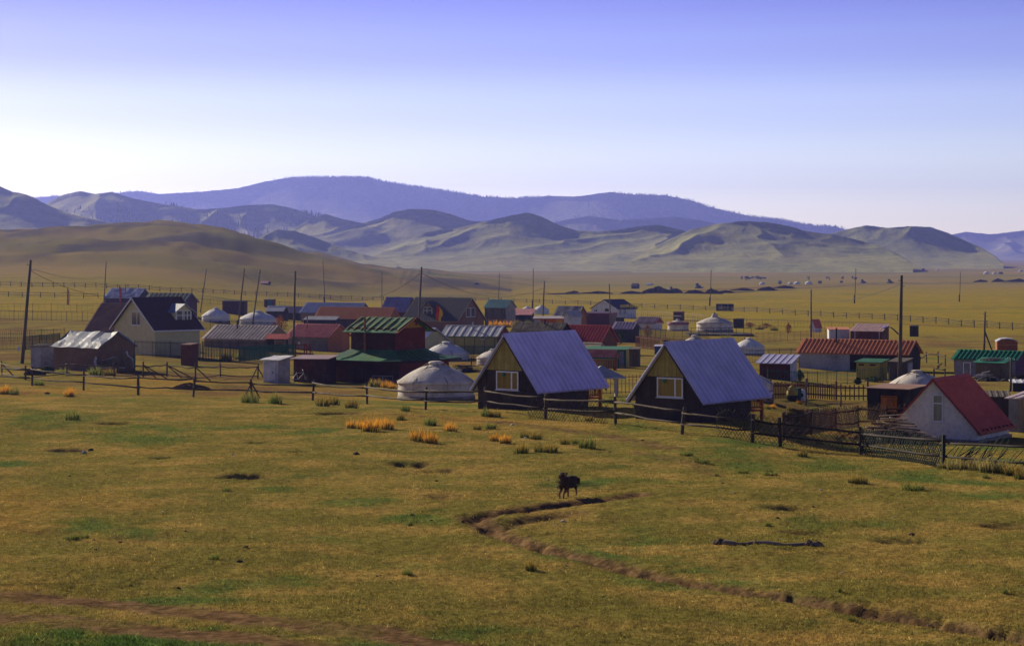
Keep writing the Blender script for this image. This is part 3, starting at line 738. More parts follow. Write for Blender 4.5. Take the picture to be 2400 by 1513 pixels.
def poly_posts(pix, step):
    """points along a pixel polyline every step pixels"""
    out = []; acc = 0
    for (a, b) in zip(pix[:-1], pix[1:]):
        L = math.hypot(b[0]-a[0], b[1]-a[1]); s = acc
        while s < L: out.append((a[0]+(b[0]-a[0])*s/L, a[1]+(b[1]-a[1])*s/L)); s += step
        acc = s-L
    return out
def rail_fence(label, posts, h=1.25, rails=(.82, .42), pr=.075, rr=.05, m=None, tilt=None, group=None, seed=0, jit=.05, sag=.05, braces=()):
    rs = random.Random(seed); m = m or W_FENCE
    P = [G(*q) for q in posts]; o = P[0].copy()
    t = thing('rail_fence', label, 'fence', o, 0, group)
    tops = []
    for i, p in enumerate(P):
        hh = h*rs.uniform(.93, 1.07); tl = V(((tilt or {}).get(i, rs.uniform(-jit, jit)), rs.uniform(-jit, jit), 0))*hh
        k = p-o; r = pr*rs.uniform(.85, 1.15)
        MB().tube([k+V((0, 0, -.35)), k+tl*.5+V((0, 0, hh*.5)), k+tl+V((0, 0, hh))], [r, r*1.0, r*.92], 8).build('post', m, t)
        tops.append((k, tl, hh))
    for i in range(len(P)-1):
        for f in rails:
            a = tops[i][0]+tops[i][1]*f+V((0, 0, tops[i][2]*f*rs.uniform(.94, 1.06))); b = tops[i+1][0]+tops[i+1][1]*f+V((0, 0, tops[i+1][2]*f*rs.uniform(.94, 1.06)))
            dd = (b-a); off = V((dd.y, -dd.x, 0)).normalized()*-(pr+rr*.8)*(1 if dd.x < 0 else -1)
            off = V((0, -1, 0))*(pr*.9) if True else off
            pts = [a.lerp(b, j/4)+off+V((0, 0, rs.uniform(-sag, sag)-sag*(1 if j in (1, 2, 3) else 0))) for j in range(5)]
            MB().tube([pts[0]-dd*.03]+pts[1:4]+[pts[4]+dd*.03], [rr*rs.uniform(.8, 1.2) for _ in range(5)], 6).build('rail', m, t, True)
    for (i, dx) in braces:
        k, tl, hh = tops[i]
        MB().tube([k+V((dx, -.25, -.1)), k+V((.0, -.08, hh*.8))], .05, 6).build('brace', m, t)
    return t, P
def iron_fence(label, pix, h=1.5, post=2.4, gap=.14, m=None, pick=.012, group=None, frame_r=.02, cat='fence', name='iron_fence', d=None):
    m = m or M_IRON
    P = [G(*q) for q in pix]; o = P[0].copy(); t = thing(name, label, cat, o, 0, group)
    pk = MB()
    for a, b in zip(P[:-1], P[1:]):
        L = (b-a).xy.length; n = max(1, round(L/post)); dirv = (b-a).normalized()
        for i in range(n+1):
            if i == n and b is not P[-1]: continue
            c = a.lerp(b, i/n); c.z = tz(c.x, c.y); c = c-o
            MB().box(c+V((0, 0, h/2-.1)), (.06, .06, h+.25)).build('post', m, t)
        for i in range(n):
            c0, c1 = a.lerp(b, i/n), a.lerp(b, (i+1)/n)
            c0.z, c1.z = tz(*c0.xy), tz(*c1.xy); c0, c1 = c0-o, c1-o
            for f in (.1, .9): MB().beam(c0+V((0, 0, h*f)), c1+V((0, 0, h*f)), frame_r*1.5, frame_r*2).build('rail', m, t)
            q = int((c1-c0).length/gap)
            for j in range(1, q):
                c = c0.lerp(c1, j/q); pk.beam(c+V((0, 0, .05)), c+V((0, 0, h*1.02)), pick*2, pick*2, (0, 1, 0))
    prop(pk.build('picket_bars', m, t), kind='stuff')
    return t
# ------------------------------------------------------------------ the three steep-roofed cabins
def a_frame(label, c, xl, xg, yaw, eave, apex, roofm, win, plank_z, body_f=.78, door_lamp=True):
    b = frame('a_frame_cabin', label, 'cabin', c, xl, xg, yaw)
    b.he = zat(b, b.C, eave); b.hr = zat(b, b.C+b.e2*b.W/2, apex)
    k = (b.hr-b.he)/(b.W/2); L, W = b.L, b.W/2; xf = -L/2          # the front gable is local -x
    ins = .30; set_ = .42; xw = xf+ins; xb = -L/2+L*body_f
    wall_c = paint('cabin_brown', (.06, .043, .04), (.04, .03, .029), da=.2); yel = paint('cabin_yellow', (.40, .32, .085), (.32, .25, .07), (.10, .07, .03), .6)
    # lower body: walls under the roof
    w = W-set_; hw = b.he+k*set_-.05
    m = MB()
    m.add([(xw, -w, b.zlow), (xw, w, b.zlow), (xw, w, hw), (xw, 0, b.hr-.12), (xw, -w, hw)], [(4, 3, 2, 1, 0)])
    m.add([(xb, -w, b.zlow), (xb, w, b.zlow), (xb, w, hw), (xb, 0, b.hr-.12), (xb, -w, hw)], [(0, 1, 2, 3, 4)])
    for s in (-1, 1): m.add([(xw, s*w, b.zlow), (xb, s*w, b.zlow), (xb, s*w, hw), (xw, s*w, hw)], [(0, 1, 2, 3) if s < 0 else (3, 2, 1, 0)])
    m.build('wall', wall_c, b.th)
    s2 = MB(); lap(s2, (xw, -w, 0), (xb, -w, 0), b.zlow, hw, (0, -1, 0), .17)
    zlow_top = zat(b, b.C, win[3])-.12
    lap(s2, (xw, w, 0), (xw, -w, 0), b.zlow, zlow_top, (-1, 0, 0), .17)
    prop(s2.build('siding', wall_c, b.th), kind='stuff')
    pz = plank_z(b)
    n = 30
    for i in range(n):                                               # dark vertical boards beside the window, yellow ones in the gable
        y0, y1 = -w+2*w*i/n, -w+2*w*(i+1)/n; ym = (y0+y1)/2
        top = b.hr-.12-k*max(abs(y0), abs(y1))-.02
        zt = min(top, pz)
        if zt > zlow_top+.05:
            MB().box((xw-.012, ym, (zlow_top+zt)/2), (.02+.008*(i % 2), (y1-y0)*.94, zt-zlow_top)).build('plank', wall_c, b.th)
    n = 17
    for i in range(n):
        y0, y1 = -w+2*w*i/n, -w+2*w*(i+1)/n
        t0, t1 = b.hr-.14-k*abs(y0), b.hr-.14-k*abs(y1)
        if min(t0, t1) < pz-.4 and max(t0, t1) < pz+.05: continue
        poly = [(xw-.015, y1, pz-.02), (xw-.015, y0+.012, pz-.02), (xw-.015, y0+.012, max(t0, pz)), (xw-.015, y1, max(t1, pz))]
        if y0 < 0 < y1: poly.insert(3, (xw-.015, 0, b.hr-.14))
        MB().prism(poly, (-.022-.012*(i % 3 == 0), 0, 0)).build('plank', yel, b.th)
    # roof
    b.og = 0
    for s in (-1, 1):
        slope(b, 'roof_slope', -L/2, L/2, (0, b.hr), (s*W, b.he), roofm, .43, .06, .08, duty=.66)
        rf = MB()
        rf.beam((-L/2+.02, s*.03, b.hr-.16), (-L/2+.02, s*(W-.02), b.he-.13), .05, .14, (1, 0, 0)); rf.build('bargeboard', M_STEEL if s > 0 else W_DARK, b.th)
        for j in range(7):
            x = -L/2+.25+j*(L-.5)/6
            MB().beam((x, s*.05, b.hr-.14), (x, s*(W-.03), b.he-.12), .06, .1, (1, 0, 0)).build('rafter', W_DARK, b.th)
    c_ = MB()
    for s in (-1, 1): c_.add([(-L/2-.02, 0, b.hr+.06), (L/2+.02, 0, b.hr+.06), (L/2+.02, s*.13, b.hr+.065-k*.13), (-L/2-.02, s*.13, b.hr+.065-k*.13)], [(0, 1, 2, 3) if s < 0 else (3, 2, 1, 0)])
    c_.build('ridge_cap', roofm, b.th)
    # window in the gable, moved back with the wall
    keep = b.C.copy(); bL = b.L
    fo = window(b, 'E', *win, split=(.70,), pm=M_CURTAIN, fw=.075)
    for o in [fo]: o.location.x += ins-.035
    MB().lathe([(.02, .0), (.09, .03), (.10, .16), (.03, .2)], 10).build('gable_lamp', mat('lamp_green', (.05, .22, .12)), b.th, loc=(xw-.14, .1, pz-.34))
    # porch at the back
    orange = wood('porch_orange', (.36, .12, .03), (.22, .075, .022))
    MB().box(((xb+L/2)/2-.05, 0, .28), (L/2-xb-.1, 2*w, .1)).build('porch_deck', orange, b.th)
    for s in (-1, 1):
        MB().box((L/2-.2, s*(w-.08), (hw+b.zlow)/2), (.14, .14, hw-b.zlow)).build('porch_post', orange, b.th)
    for z in (.45, 1.15): MB().beam((xb, -w+.05, z), (L/2-.2, -w+.05, z), .05, .08).build('porch_rail', orange, b.th)
    q = int((L/2-.3-xb)/.17)
    for i in range(q): MB().box((xb+.1+i*.17, -w+.02, .78), (.07, .03, .85)).build('baluster', orange, b.th)
    return b
ROOF_V = metal('violet_grey', (.42, .40, .72), (.39, .37, .67), .5, .12)
a_frame('steep violet-grey roofed cabin beside the large foreground ger', (1262, 962), 1428, 1099, 52, 922, 783, ROOF_V, (1157, 870, 1209, 914), lambda b: zat(b, b.C+b.e2*b.W/2, 867))
a_frame('steep violet-grey roofed cabin standing behind the broken lattice, right of the grey umbrella canopy', (1650, 990), 1809, 1466, 52, 947, 803, ROOF_V, (1534, 885, 1595, 932), lambda b: zat(b, b.C+b.e2*b.W/2, 882))
# white cabin with the red roof
RED = metal('red', (.52, .115, .075), (.44, .085, .06), .5, .6)
wc = gable('gabled_cabin', 'white plastered cabin with steep red ribbed roof behind the lattice fence', 'cabin', (2290, 1037), 2364, 2092, 58, 1003, 888,
           mat('plaster_white', (.74, .73, .71), (.64, .63, .62), .7, .9, .1, 0, None, (.33, .31, .30), .45, .35, 1.5), RED, over=.30, og=.25, rib=.27, ribh=.035, trim=metal('red_trim', (.26, .05, .045)))
window(wc, 'E', 2186, 924, 2211, 988, cross=.68, pm=M_CURTAIN_G, fw=.07)
MB().box((0, 0, .0), (wc.L+.3, wc.W+.3, .25)).build('plinth', mat('concrete', (.28, .25, .22)), wc.th)
for i in range(8): MB().box((-wc.L/2+.3+i*(wc.L-.6)/7, -wc.W/2-.15, wc.he-.12), (.06, .34, .08)).build('rafter_tail', W_DARK, wc.th)

# ------------------------------------------------------------------ left group
mud = mat('mud_plaster', (.21, .135, .09), (.16, .105, .07), .8, .95, .1, 0, None, (.20, .06, .04), .5, .5, 3)
TIN = metal('silver_sheet', (.15, .185, .27), (.10, .125, .185), .55, .9)
b = gable('mud_shed', 'mud plastered shed with crumpled silver sheet roof and exposed lath patch', 'shed', (229, 870), 126, 316, -36, 814, 779, mud, TIN, over=.15, og=.2, rib=0, wave=.16, cap=False, seed=4)
# exposed lath on the end wall with its ragged white edge
pa = [(1000, 1190), (1015, 1135), (1060, 1175), (1130, 1165), (1190, 1140), (1230, 1160), (1280, 1110), (1310, 1085), (1325, 1130), (1370, 1160), (1385, 1200), (1380, 1250), (1330, 1235), (1270, 1250), (1200, 1235), (1120, 1245), (1020, 1250)]
pp = [face_pt(b, 'E', x/4.45, 580+y/4.45, .03) for x, y in pa]
cen = sum(pp, V())/len(pp)
MB().prism([cen+(p-cen)*1.12 for p in pp], (.012, 0, 0)).build('plaster_edge', paint('lime_edge', (.6, .6, .6)), b.th)
MB().prism([p+V((.012, 0, 0)) for p in pp], (.008, 0, 0)).build('lath_backing', W_DARK, b.th)
ys = [p.y for p in pp]; zs = [p.z for p in pp]
def inside(y, z):
    c = False
    for i in range(len(pp)):
        a, q = pp[i], pp[i-1]
        if (a.z > z) != (q.z > z) and y < (q.y-a.y)*(z-a.z)/(q.z-a.z)+a.y: c = not c
    return c
lath = MB(); x_ = pp[0].x+.024
for s in (-1, 1):
    for i in range(60):
        y = min(ys)-1+i*.09; z = min(zs); run = None
        for j in range(60):
            py, pz_ = y+s*j*.03+(1 if s < 0 else 0), z+j*.03
            if inside(py, pz_):
                run = run or (py, pz_); last = (py, pz_)
            elif run:
                if last != run: lath.beam((x_+.008*s, *run), (x_+.008*s, *last), .012, .02, (1, 0, 0))
                run = None
prop(lath.build('lath_strips', W_LIGHT, b.th), kind='stuff')
MB().box((b.L/2+.02, b.W/2-.08, .5), (.05, .22, 1.3)).build('door_post', paint('dark_green', (.05, .12, .09)), b.th)
shed('tin_lean_to', 'dented grey tin lean-to built against the mud shed', 'shed', (125, 863), 72, 0, -12, 812, metal('old_tin', (.27, .27, .31), (.15, .15, .18), .6, .9, (.12, .09, .07), .6), W_GREY, .12, W=2.2, siding=.85, wave=.05)

yelw = paint('house_yellow', (.64, .58, .30), (.57, .51, .27), da=.12)
DKR = metal('maroon_roof', (.095, .05, .052), (.065, .034, .036), .6, .6)
yh = gable('two_storey_house', 'pale yellow sided house with dark maroon roof and white dormer', 'house', (363, 834), 468, 268, 40, 768, 698, yelw, DKR, siding=1, over=.45, og=.35, rib=.25, ribh=.02, trim=M_FRAME)
window(yh, 'E', 309, 729, 330, 762, split=(.62,))
# dormer: its own little gabled front standing on the near slope
def dormer(b, px0, px1, ytop, ybot, yap, wallm, roofm, trim, split=(.35, .5)):
    R0 = b.C+b.e2*b.W*.12; t0, t1 = reach(R0, b.dl, px0), reach(R0, b.dl, px1); p = R0+b.dl*(t0+t1)/2
    x = b.s*(b.L/2-(t0+t1)/2); w = abs(t1-t0); y = -b.W/2+b.W*.12; z0, z1, za = zat(b, p, ybot), zat(b, p, ytop), zat(b, p, yap)
    wall = MB(); yb = -.1
    wall.prism([(x-w/2, y, z0-.3), (x+w/2, y, z0-.3), (x+w/2, y, z1), (x, y, za), (x-w/2, y, z1)], (0, yb-y, 0)); wo = wall.build('dormer', wallm, b.th)
    for s in (-1, 1):
        o = .3; k = (za-z1)/(w/2)
        MB().prism([(x, y-.35, za+.06), (x+s*(w/2+o), y-.35, z1-k*o+.06), (x+s*(w/2+o), y-.35, z1-k*o), (x, y-.35, za)], (0, yb-y+.5, 0)).build('dormer_roof', roofm, wo)
        MB().beam((x, y-.37, za+.0), (x+s*(w/2+o), y-.37, z1-k*o), .03, .12, (0, 1, 0)).build('bargeboard', trim, wo)
    f = MB(); ww = w*.86
    for xx in [-.5, .5]+[q-.5 for q in split]: f.box((x+ww*xx, y-.03, (z0+z1)/2), (.08, .06, z1-z0))
    for zz in (z0, z1, (z0*.4+z1*.6)): f.box((x, y-.034, zz), (ww+.08, .06, .07))
    f.build('window', M_FRAME, wo); MB().box((x, y-.012, (z0+z1)/2), (ww, .02, z1-z0)).build('pane', M_GLASS, wo)
dormer(yh, 411, 449, 728, 755, 713, yelw, TIN, M_FRAME, (.42, .52, .76))
gable('barn', 'long shed with rusty brown ribbed roof behind the yellow house', 'shed', (318, 0), 203, 0, -24, 775, 712, wood('shed_red', (.12, .05, .04)), metal('brown_rib', (.24, .12, .085), (.16, .08, .06), .4, .6), d=236, W=6.4, over=.25, rib=.3, ribh=.05)
b = gable('house', 'maroon walled house with bright crumpled grey-blue roof and blue corner posts', 'house', (322, 0), 247, 353, -21, 696, 676, paint('maroon', (.085, .04, .05)), metal('bluegrey_old', (.34, .36, .46), (.18, .19, .27), .45, .8), d=420, over=.4, rib=.5, ribh=.05, wave=.12)
for x in (-1, 1): MB().box((x*b.L/2, -b.W/2, b.he/2), (.2, .2, b.he)).build('corner_post', paint('blue', (.05, .10, .35)), b.th)
chimney(b, 294, 667, .4, .08)
gable('house', 'low house with faded olive ribbed roof and blue bargeboards', 'house', (430, 0), 335, 462, -20, 707, 687, paint('maroon', (.085, .04, .05)), metal('olive', (.20, .20, .10), (.13, .14, .07), .5, .8), d=385, over=.4, rib=.9, ribh=.08, trim=paint('blue', (.05, .10, .35)))
MAR = paint('maroon_dark', (.10, .032, .03), (.07, .025, .025))
b = shed('flat_roofed_hut', 'dark maroon flat-roofed hut beyond the two clean gers', 'hut', (572, 738), 521, 580, -14, 706, MAR, W_DARK, .1, over=.5, rib=.4, siding=.3)
b = shed('outhouse', 'narrow maroon outhouse with teal door and white vent pipe', 'outhouse', (640, 723), 619, 646, -18, 702, MAR, W_DARK, .15, over=.15, rib=0)
door(b, 'F', 628, 704, 637, 721, paint('teal', (.03, .16, .15))); chimney(b, 628, 694, .3, .05, M_WHITE)
gable('shed', 'low dark shed with pale grey sheet roof next to the purple-roofed shed', 'shed', (662, 750), 624, 676, -18, 728, 717, W_DARK, metal('pale_grey', (.40, .41, .45), (.32, .33, .36), .5), over=.2, rib=0)
gable('shed', 'low dark shed with purplish ribbed roof beside the blue-grey long house', 'shed', (702, 750), 664, 712, -16, 731, 719, W_DARK, metal('purple_grey', (.26, .22, .29), (.20, .17, .22), .5), over=.2, rib=.4)
stucco = mat('stucco_tan', (.34, .27, .17), (.26, .20, .125), .7, .95, .1, 0, None, (.15, .12, .085), .5, .4, 3)
BLUEG = metal('blue_grey', (.24, .27, .38), (.19, .21, .31), .45, .7)
gable('long_house', 'long low house with blue-grey ribbed roof behind the orange roof', 'house', (838, 760), 705, 868, -20, 732, 710, stucco, BLUEG, over=.3, rib=.45, ribh=.05)
ORR = metal('orange', (.62, .25, .06), (.58, .21, .05), .7, .7)
b = gable('long_house', 'long wooden house with bright orange ribbed roof', 'house', (908, 772), 738, 936, -19, 746, 721, W_BROWN, ORR, paint('orange_boards', (.40, .16, .04)), siding=1, over=.3, rib=.35, ribh=.05)
shed('lean_to', 'dark lean-to with grey sheet roof under the orange roof', 'shed', (786, 775), 712, 0, -10, 749, W_DARK, metal('grey_sheet', (.22, .22, .23)), .5, W=2.5, rib=0)
b = gable('long_house', 'tan stucco house with pale grey corrugated roof and stove pipe', 'house', (619, 822), 479, 676, -25, 794, 764, stucco, metal('grey_rib', (.50, .43, .35), (.34, .285, .23), .6, .8), stucco, over=.25, rib=.5, ribh=.07)
chimney(b, 556, 750, .25, .08, M_IRON)
b = shed('woodshed', 'dark woodshed with red roof beside the pale grey roofed house', 'shed', (672, 826), 626, 676, -14, 792, W_DARK, RED, .3, over=.25, siding=.22, rib=0)
for i in range(6):
    for j in range(3): MB().tube([(b.L/2-.05-j*.5, -b.W/2-.1, .35+i*.26), (b.L/2-.5-j*.5, -b.W/2-.12, .36+i*.26)], .1, 6).build('log', W_LIGHT, b.th)
b = gable('house', 'grey plaster house with pinkish red ribbed roof and orange end wall', 'house', (769, 822), 673, 819, -30, 788, 761, mat('stucco_grey', (.24, .21, .16), (.17, .145, .11), .7, .95, .1, 0, None, (.09, .075, .06), .6, .4, 3), metal('pink_red', (.48, .15, .12), (.38, .10, .085), .45, .8), paint('end_orange', (.42, .145, .05), (.34, .12, .045)), over=.3, rib=.45, ribh=.05)
chimney(b, 720, 739, .35, .08)

# ------------------------------------------------------------------ temple
TM = paint('temple_maroon', (.085, .030, .026), (.055, .022, .02)); TR = paint('temple_red', (.17, .028, .024), (.12, .022, .02))
GRN = metal('temple_green', (.045, .155, .065), (.03, .10, .045), .5, .7, (.22, .20, .05), .5)
t = frame('temple', 'two-tiered maroon temple with green sheet roofs and yellow gable', 'temple', (935, 897), 766, 1052, -33)
tl, tw = t.L/2, t.W/2; cx_, cy_ = 0, 0
h1 = zat(t, t.C, 846)
MB().add([(-tl, -tw, t.zlow), (tl, -tw, t.zlow), (tl, tw, t.zlow), (-tl, tw, t.zlow), (-tl, -tw, h1), (tl, -tw, h1), (tl, tw, h1), (-tl, tw, h1)], [(0, 1, 5, 4), (1, 2, 6, 5), (2, 3, 7, 6), (3, 0, 4, 7), (4, 5, 6, 7)]).build('lower_wall', TM, t.th)
s2 = MB(); lap(s2, (-tl, -tw, 0), (tl, -tw, 0), t.zlow, h1, (0, -1, 0), .16); prop(s2.build('siding', TM, t.th), kind='stuff')
s2 = MB(); lap(s2, (tl, -tw, 0), (tl, tw, 0), t.zlow, h1, (1, 0, 0), .16); prop(s2.build('siding', TR, t.th), kind='stuff')
for x in (-tl, 0, tl): MB().box((x, -tw-.03, h1/2), (.14, .1, h1)).build('corner_board', TM, t.th)
# upper storey
k_ = 29.5; ul, uw = t.L*.305, t.W*.30
ctr_up = t.ctr
zu0, zu1 = zat(t, t.ctr, 818), zat(t, t.ctr-t.e2*uw, 771)
MB().box((0, 0, (zu0+zu1)/2-.2), (2*ul, 2*uw, zu1-zu0+.6)).build('upper_wall', TM, t.th)
MB().box((ul+.012, 0, (zu0+zu1)/2-.2), (.02, 2*uw-.02, zu1-zu0+.58)).build('end_wall', TR, t.th)
# lower skirt roof: four hipped sheets with a slight upward sweep, ribs on them
o = .75; ze = h1-.02; zt = zu0+.05
def skirt(p0, p1, q1, q0, nrib, name='skirt_roof'):
    m = MB(); p0, p1, q0, q1 = V(p0), V(p1), V(q0), V(q1); n = 8
    nrm = (p1-p0).cross(q0-p0).normalized()
    g = []
    for i in range(n+1):
        for j in range(7):
            f = j/6; a = p0.lerp(p1, i/n); c = q0.lerp(q1, i/n); v = a.lerp(c, f); e = abs(i/n-.5)*2
            v.z += -.16*math.sin(f*math.pi)+.12*(1-f)**2*e**3+.02*mnoise.noise(v*1.3)
            g.append(v)
    fs = [(i*7+j, (i+1)*7+j, (i+1)*7+j+1, i*7+j+1) for i in range(n) for j in range(6)]
    m.add(g, fs); m.add([v-nrm*.05 for v in g], [tuple(reversed(f)) for f in fs])
    ob = m.build(name, GRN, t.th)
    for r_ in nrib:
        a = p0.lerp(p1, r_); c = q0.lerp(q1, r_)
        pts = [a.lerp(c, f)+V((0, 0, -.16*math.sin(f*math.pi)+.05)) for f in (.12, .4, .65, .9)]
        MB().tube(pts, .045, 4).build('rib', metal('temple_rib', (.10, .19, .07)), ob)
    return ob
P = [(-tl-o, -tw-o, ze), (tl+o, -tw-o, ze), (tl+o, tw+o, ze), (-tl-o, tw+o, ze)]
Q = [(-ul-.05, -uw-.05, zt), (ul+.05, -uw-.05, zt), (ul+.05, uw+.05, zt), (-ul-.05, uw+.05, zt)]
skirt(P[0], P[1], Q[1], Q[0], (.28,)); skirt(P[1], P[2], Q[2], Q[1], (.2, .32, .44, .56, .68, .8)); skirt(P[2], P[3], Q[3], Q[2], ()); skirt(P[3], P[0], Q[0], Q[3], (.3, .6))
for a, c in ((0, 1), (1, 2), (3, 0)): MB().beam(V(P[a])-V((0, 0, .1)), V(P[c])-V((0, 0, .1)), .06, .14).build('fascia', TM, t.th)
# upper gabled roof
t2 = B(); t2.th = t.th; t2.L, t2.W, t2.he, t2.s = 2*ul, 2*uw, zu1, 1
t2.hr = zat(t, t.ctr+t.e1*ul, 744)
kk = (t2.hr-zu1)/uw
MB().prism([(ul-.1, -uw, zu1), (ul-.1, uw, zu1), (ul-.1, 0, t2.hr-.05)], (.11, 0, 0)).build('gable_panel', paint('temple_yellow', (.5, .26, .02), (.42, .2, .02)), t.th)
for s in (-1, 1):
    ob = slope(t2, 'upper_roof', -ul-.5, ul+.55, (0, t2.hr), (s*(uw+.55), zu1-kk*.55), GRN, 0, 0, .06, .05, 2)
    for i in range(8):
        x = -ul-.35+i*(2*ul+.75)/7
        MB().tube([(x, s*.1, t2.hr-kk*.1+.05), (x, s*(uw+.25), zu1-kk*.25+.05)], .05, 4).build('rib', metal('temple_rib_light', (.28, .30, .09)), ob)
    MB().beam((ul+.57, 0, t2.hr), (ul+.57, s*(uw+.6), zu1-kk*.6), .05, .3, (1, 0, 0)).build('bargeboard', TR, t.th)
MB().box((ul+.62, 0, t2.hr-.25), (.06, .14, .7)).build('gable_ornament', TR, t.th)
MB().tube([(-ul*.25, -uw-.35, zu0-.3), (-ul*.25, -uw-.35, t2.hr+.1)], .09, 8).build('stove_pipe', M_RUST, t.th)
window(t, 'F', 874, 880, 922, 895, split=(.5,), fm=M_STEEL, fw=.05)
b = shed('annex', 'low dark red annex built onto the temple with a bicycle against it', 'annex', (764, 897), 688, 0, -10, 841, TM, metal('annex_roof', (.30, .20, .17)), .12, W=3.2, over=.25, siding=.4, rib=0)
b = shed('tin_privy', 'small whitewashed tin privy with patched panels in front of the temple annex', 'shed', (652, 898), 617, 679, -26, 843, metal('white_tin', (.50, .50, .55), (.34, .34, .40), .6, .9, (.22, .17, .13), .5), metal('white_sheet', (.62, .62, .68)), .2, over=.22, rib=0, wave=.08, endm=paint('patched', (.36, .32, .32), (.28, .22, .2)))
door(b, 'F', 622, 852, 644, 892, metal('white_door', (.48, .48, .53), (.36, .36, .42), .6))
for i, (x0, x1, y0, y1) in enumerate(((652, 664, 846, 868), (665, 677, 848, 866), (653, 676, 870, 890))):
    p = face_pt(b, 'E', x0, y1, .03); q = face_pt(b, 'E', x1, y0, .03)
    MB().box((p+q)/2, (.02, abs(q.y-p.y), abs(q.z-p.z))).build('patch_panel', paint('patch%d' % (i % 2), ((.40, .34, .31), (.34, .31, .34))[i % 2]), b.th)
shed('box_privy', 'brown metal box privy standing alone beside the black iron fence', 'shed', (446, 857), 424, 464, -28, 808, paint('box_brown', (.15, .055, .035), (.11, .04, .03)), paint('box_brown', (.15, .055, .035)), .1, over=.08, rib=0)

# ------------------------------------------------------------------ centre group
DKG = metal('charcoal', (.042, .038, .042), (.03, .027, .03), .7, .6)
lathm = paint('brown_siding', (.26, .135, .065), (.20, .10, .05), da=.3)
b = gable('two_storey_house', 'brown sided house with broad charcoal roof and dormer window', 'house', (1072, 778), 946, 1134, -32, 749, 698, lathm, DKG, siding=1, over=.4, og=.35, rib=.4, ribh=.03, trim=paint('trim_tan', (.45, .36, .22)))
window(b, 'E', 1092, 721, 1113, 742, split=(.45, .55))
dormer(b, 992, 1014, 720, 738, 706, lathm, DKG, paint('trim_tan', (.45, .36, .22)), (.4,))
gable('house', 'house with weathered blue ribbed roof behind the charcoal roof', 'house', (950, 0), 894, 978, -22, 728, 697, W_BROWN, metal('old_blue', (.20, .22, .36), (.13, .14, .24), .5, .8), d=400, over=.3, rib=.4, ribh=.05)
PALE = paint('pale_cream', (.46, .43, .25), (.40, .37, .22), da=.2)
gable('house', 'pale cream house with blue ribbed roof next to the temple', 'house', (981, 840), 905, 1056, -44, 805, 769, PALE, metal('blue', (.22, .26, .46), (.17, .20, .37), .45), over=.3, og=.25, rib=.4, ribh=.05, trim=M_STEEL)
YG = paint('yellow_green', (.46, .42, .13), (.38, .37, .12), da=.25)
b = gable('long_house', 'yellow-green panelled house with light grey roof and red end wall', 'house', (1165, 828), 1037, 1191, -17, 786, 764, YG, metal('light_grey', (.27, .28, .32), (.22, .23, .27), .6, .8), paint('end_red', (.26, .05, .035)), over=.35, rib=.9, ribh=.03, trim=None)
for i in range(6): MB().box((-b.L/2+.3+i*(b.L-.6)/5, -b.W/2-.02, b.he/2), (.1, .06, b.he)).build('batten', paint('batten_ochre', (.26, .17, .05)), b.th)
MB().box((0, -b.W/2-.36, b.he-.2), (b.L+.6, .03, .16)).build('fascia', paint('green_fascia', (.22, .30, .10)), b.th)
window(b, 'F', 1127, 786, 1136, 795); chimney(b, 1108, 754, .4, .09, M_STEEL)
gable('house', 'small house with teal green roof and grey gable near the far fence', 'house', (1185, 0), 1136, 1208, -26, 720, 703, W_GREY, metal('teal', (.03, .20, .19), (.025, .15, .15), .5), paint('gable_grey', (.36, .33, .30)), d=415, over=.25, rib=.4)
b = shed('shack', 'dark board shack with patchy grey-white tin roof', 'shack', (1188, 758), 1141, 0, -8, 734, W_DARK, metal('patchy_white', (.50, .49, .47), (.28, .27, .27), .6, 1.2, (.24, .12, .07), .6), .85, W=5.0, over=.3, siding=.25, rib=.6, wave=.12)
shed('shack', 'dark board shack with faded red tin roof', 'shack', (1243, 760), 1185, 0, -8, 737, W_DARK, metal('faded_red', (.34, .13, .12), (.25, .10, .10), .6, 1.0, (.36, .33, .33), .4), .95, W=5.5, over=.35, siding=.25, rib=0, wave=.1)
b = gable('old_house', 'old house with rough dark plank roof behind the cabin', 'house', (1303, 0), 1191, 1345, -23, 795, 758, W_DARK, W_DARK, d=252, over=.25, rib=0)
pl = wood('roof_plank', (.16, .135, .10), (.075, .062, .05)); rs = random.Random(3); y = b.W/2
for s in (0, 1):
    n = 17
    for i in range(n):
        x = -b.L/2-.25+(i+.5)*(b.L+.5)/n; fa, fb = ((0, .55), (.5, 1.12))[s]
        j = rs.uniform(-.04, .03); kz = (b.hr-b.he)
        MB().beam((x+rs.uniform(-.04, .04), -y*(fa), b.hr-kz*fa+.10-.025*s), (x, -y*(fb+j), b.hr-kz*(fb+j)+.10-.025*s), (b.L+.5)/n*.84, .04, (0, 0, 1)).build('plank', pl, b.th)
chimney(b, 1277, 748, .1, .1, M_IRON)
RR = metal('brick_red', (.46, .06, .045), (.36, .045, .035), .45, .8)
b = gable('house', 'brown boarded house with brick red ribbed roof behind the first steep cabin', 'house', (1406, 832), 1312, 1446, -29, 801, 763, W_BROWN, RR, paint('end_brown', (.24, .09, .045)), siding=1, over=.3, rib=.42, ribh=.05)
gable('old_house', 'shack with grey slate-like roof and orange gable', 'shack', (1352, 0), 1300, 1374, -25, 739, 718, W_GREY, metal('slate', (.20, .19, .22), (.12, .115, .12), .7, 1.0, (.28, .27, .30), .5), paint('gable_orange', (.42, .17, .04)), d=330, over=.3, rib=.4, wave=.08)
gable('white_gabled_hut', 'little white gabled hut squeezed beside the red container', 'hut', (1336, 0), 1350, 1322, 55, 740, 729, M_WHITE, M_STEEL, d=305, L=3, over=.15, rib=0)
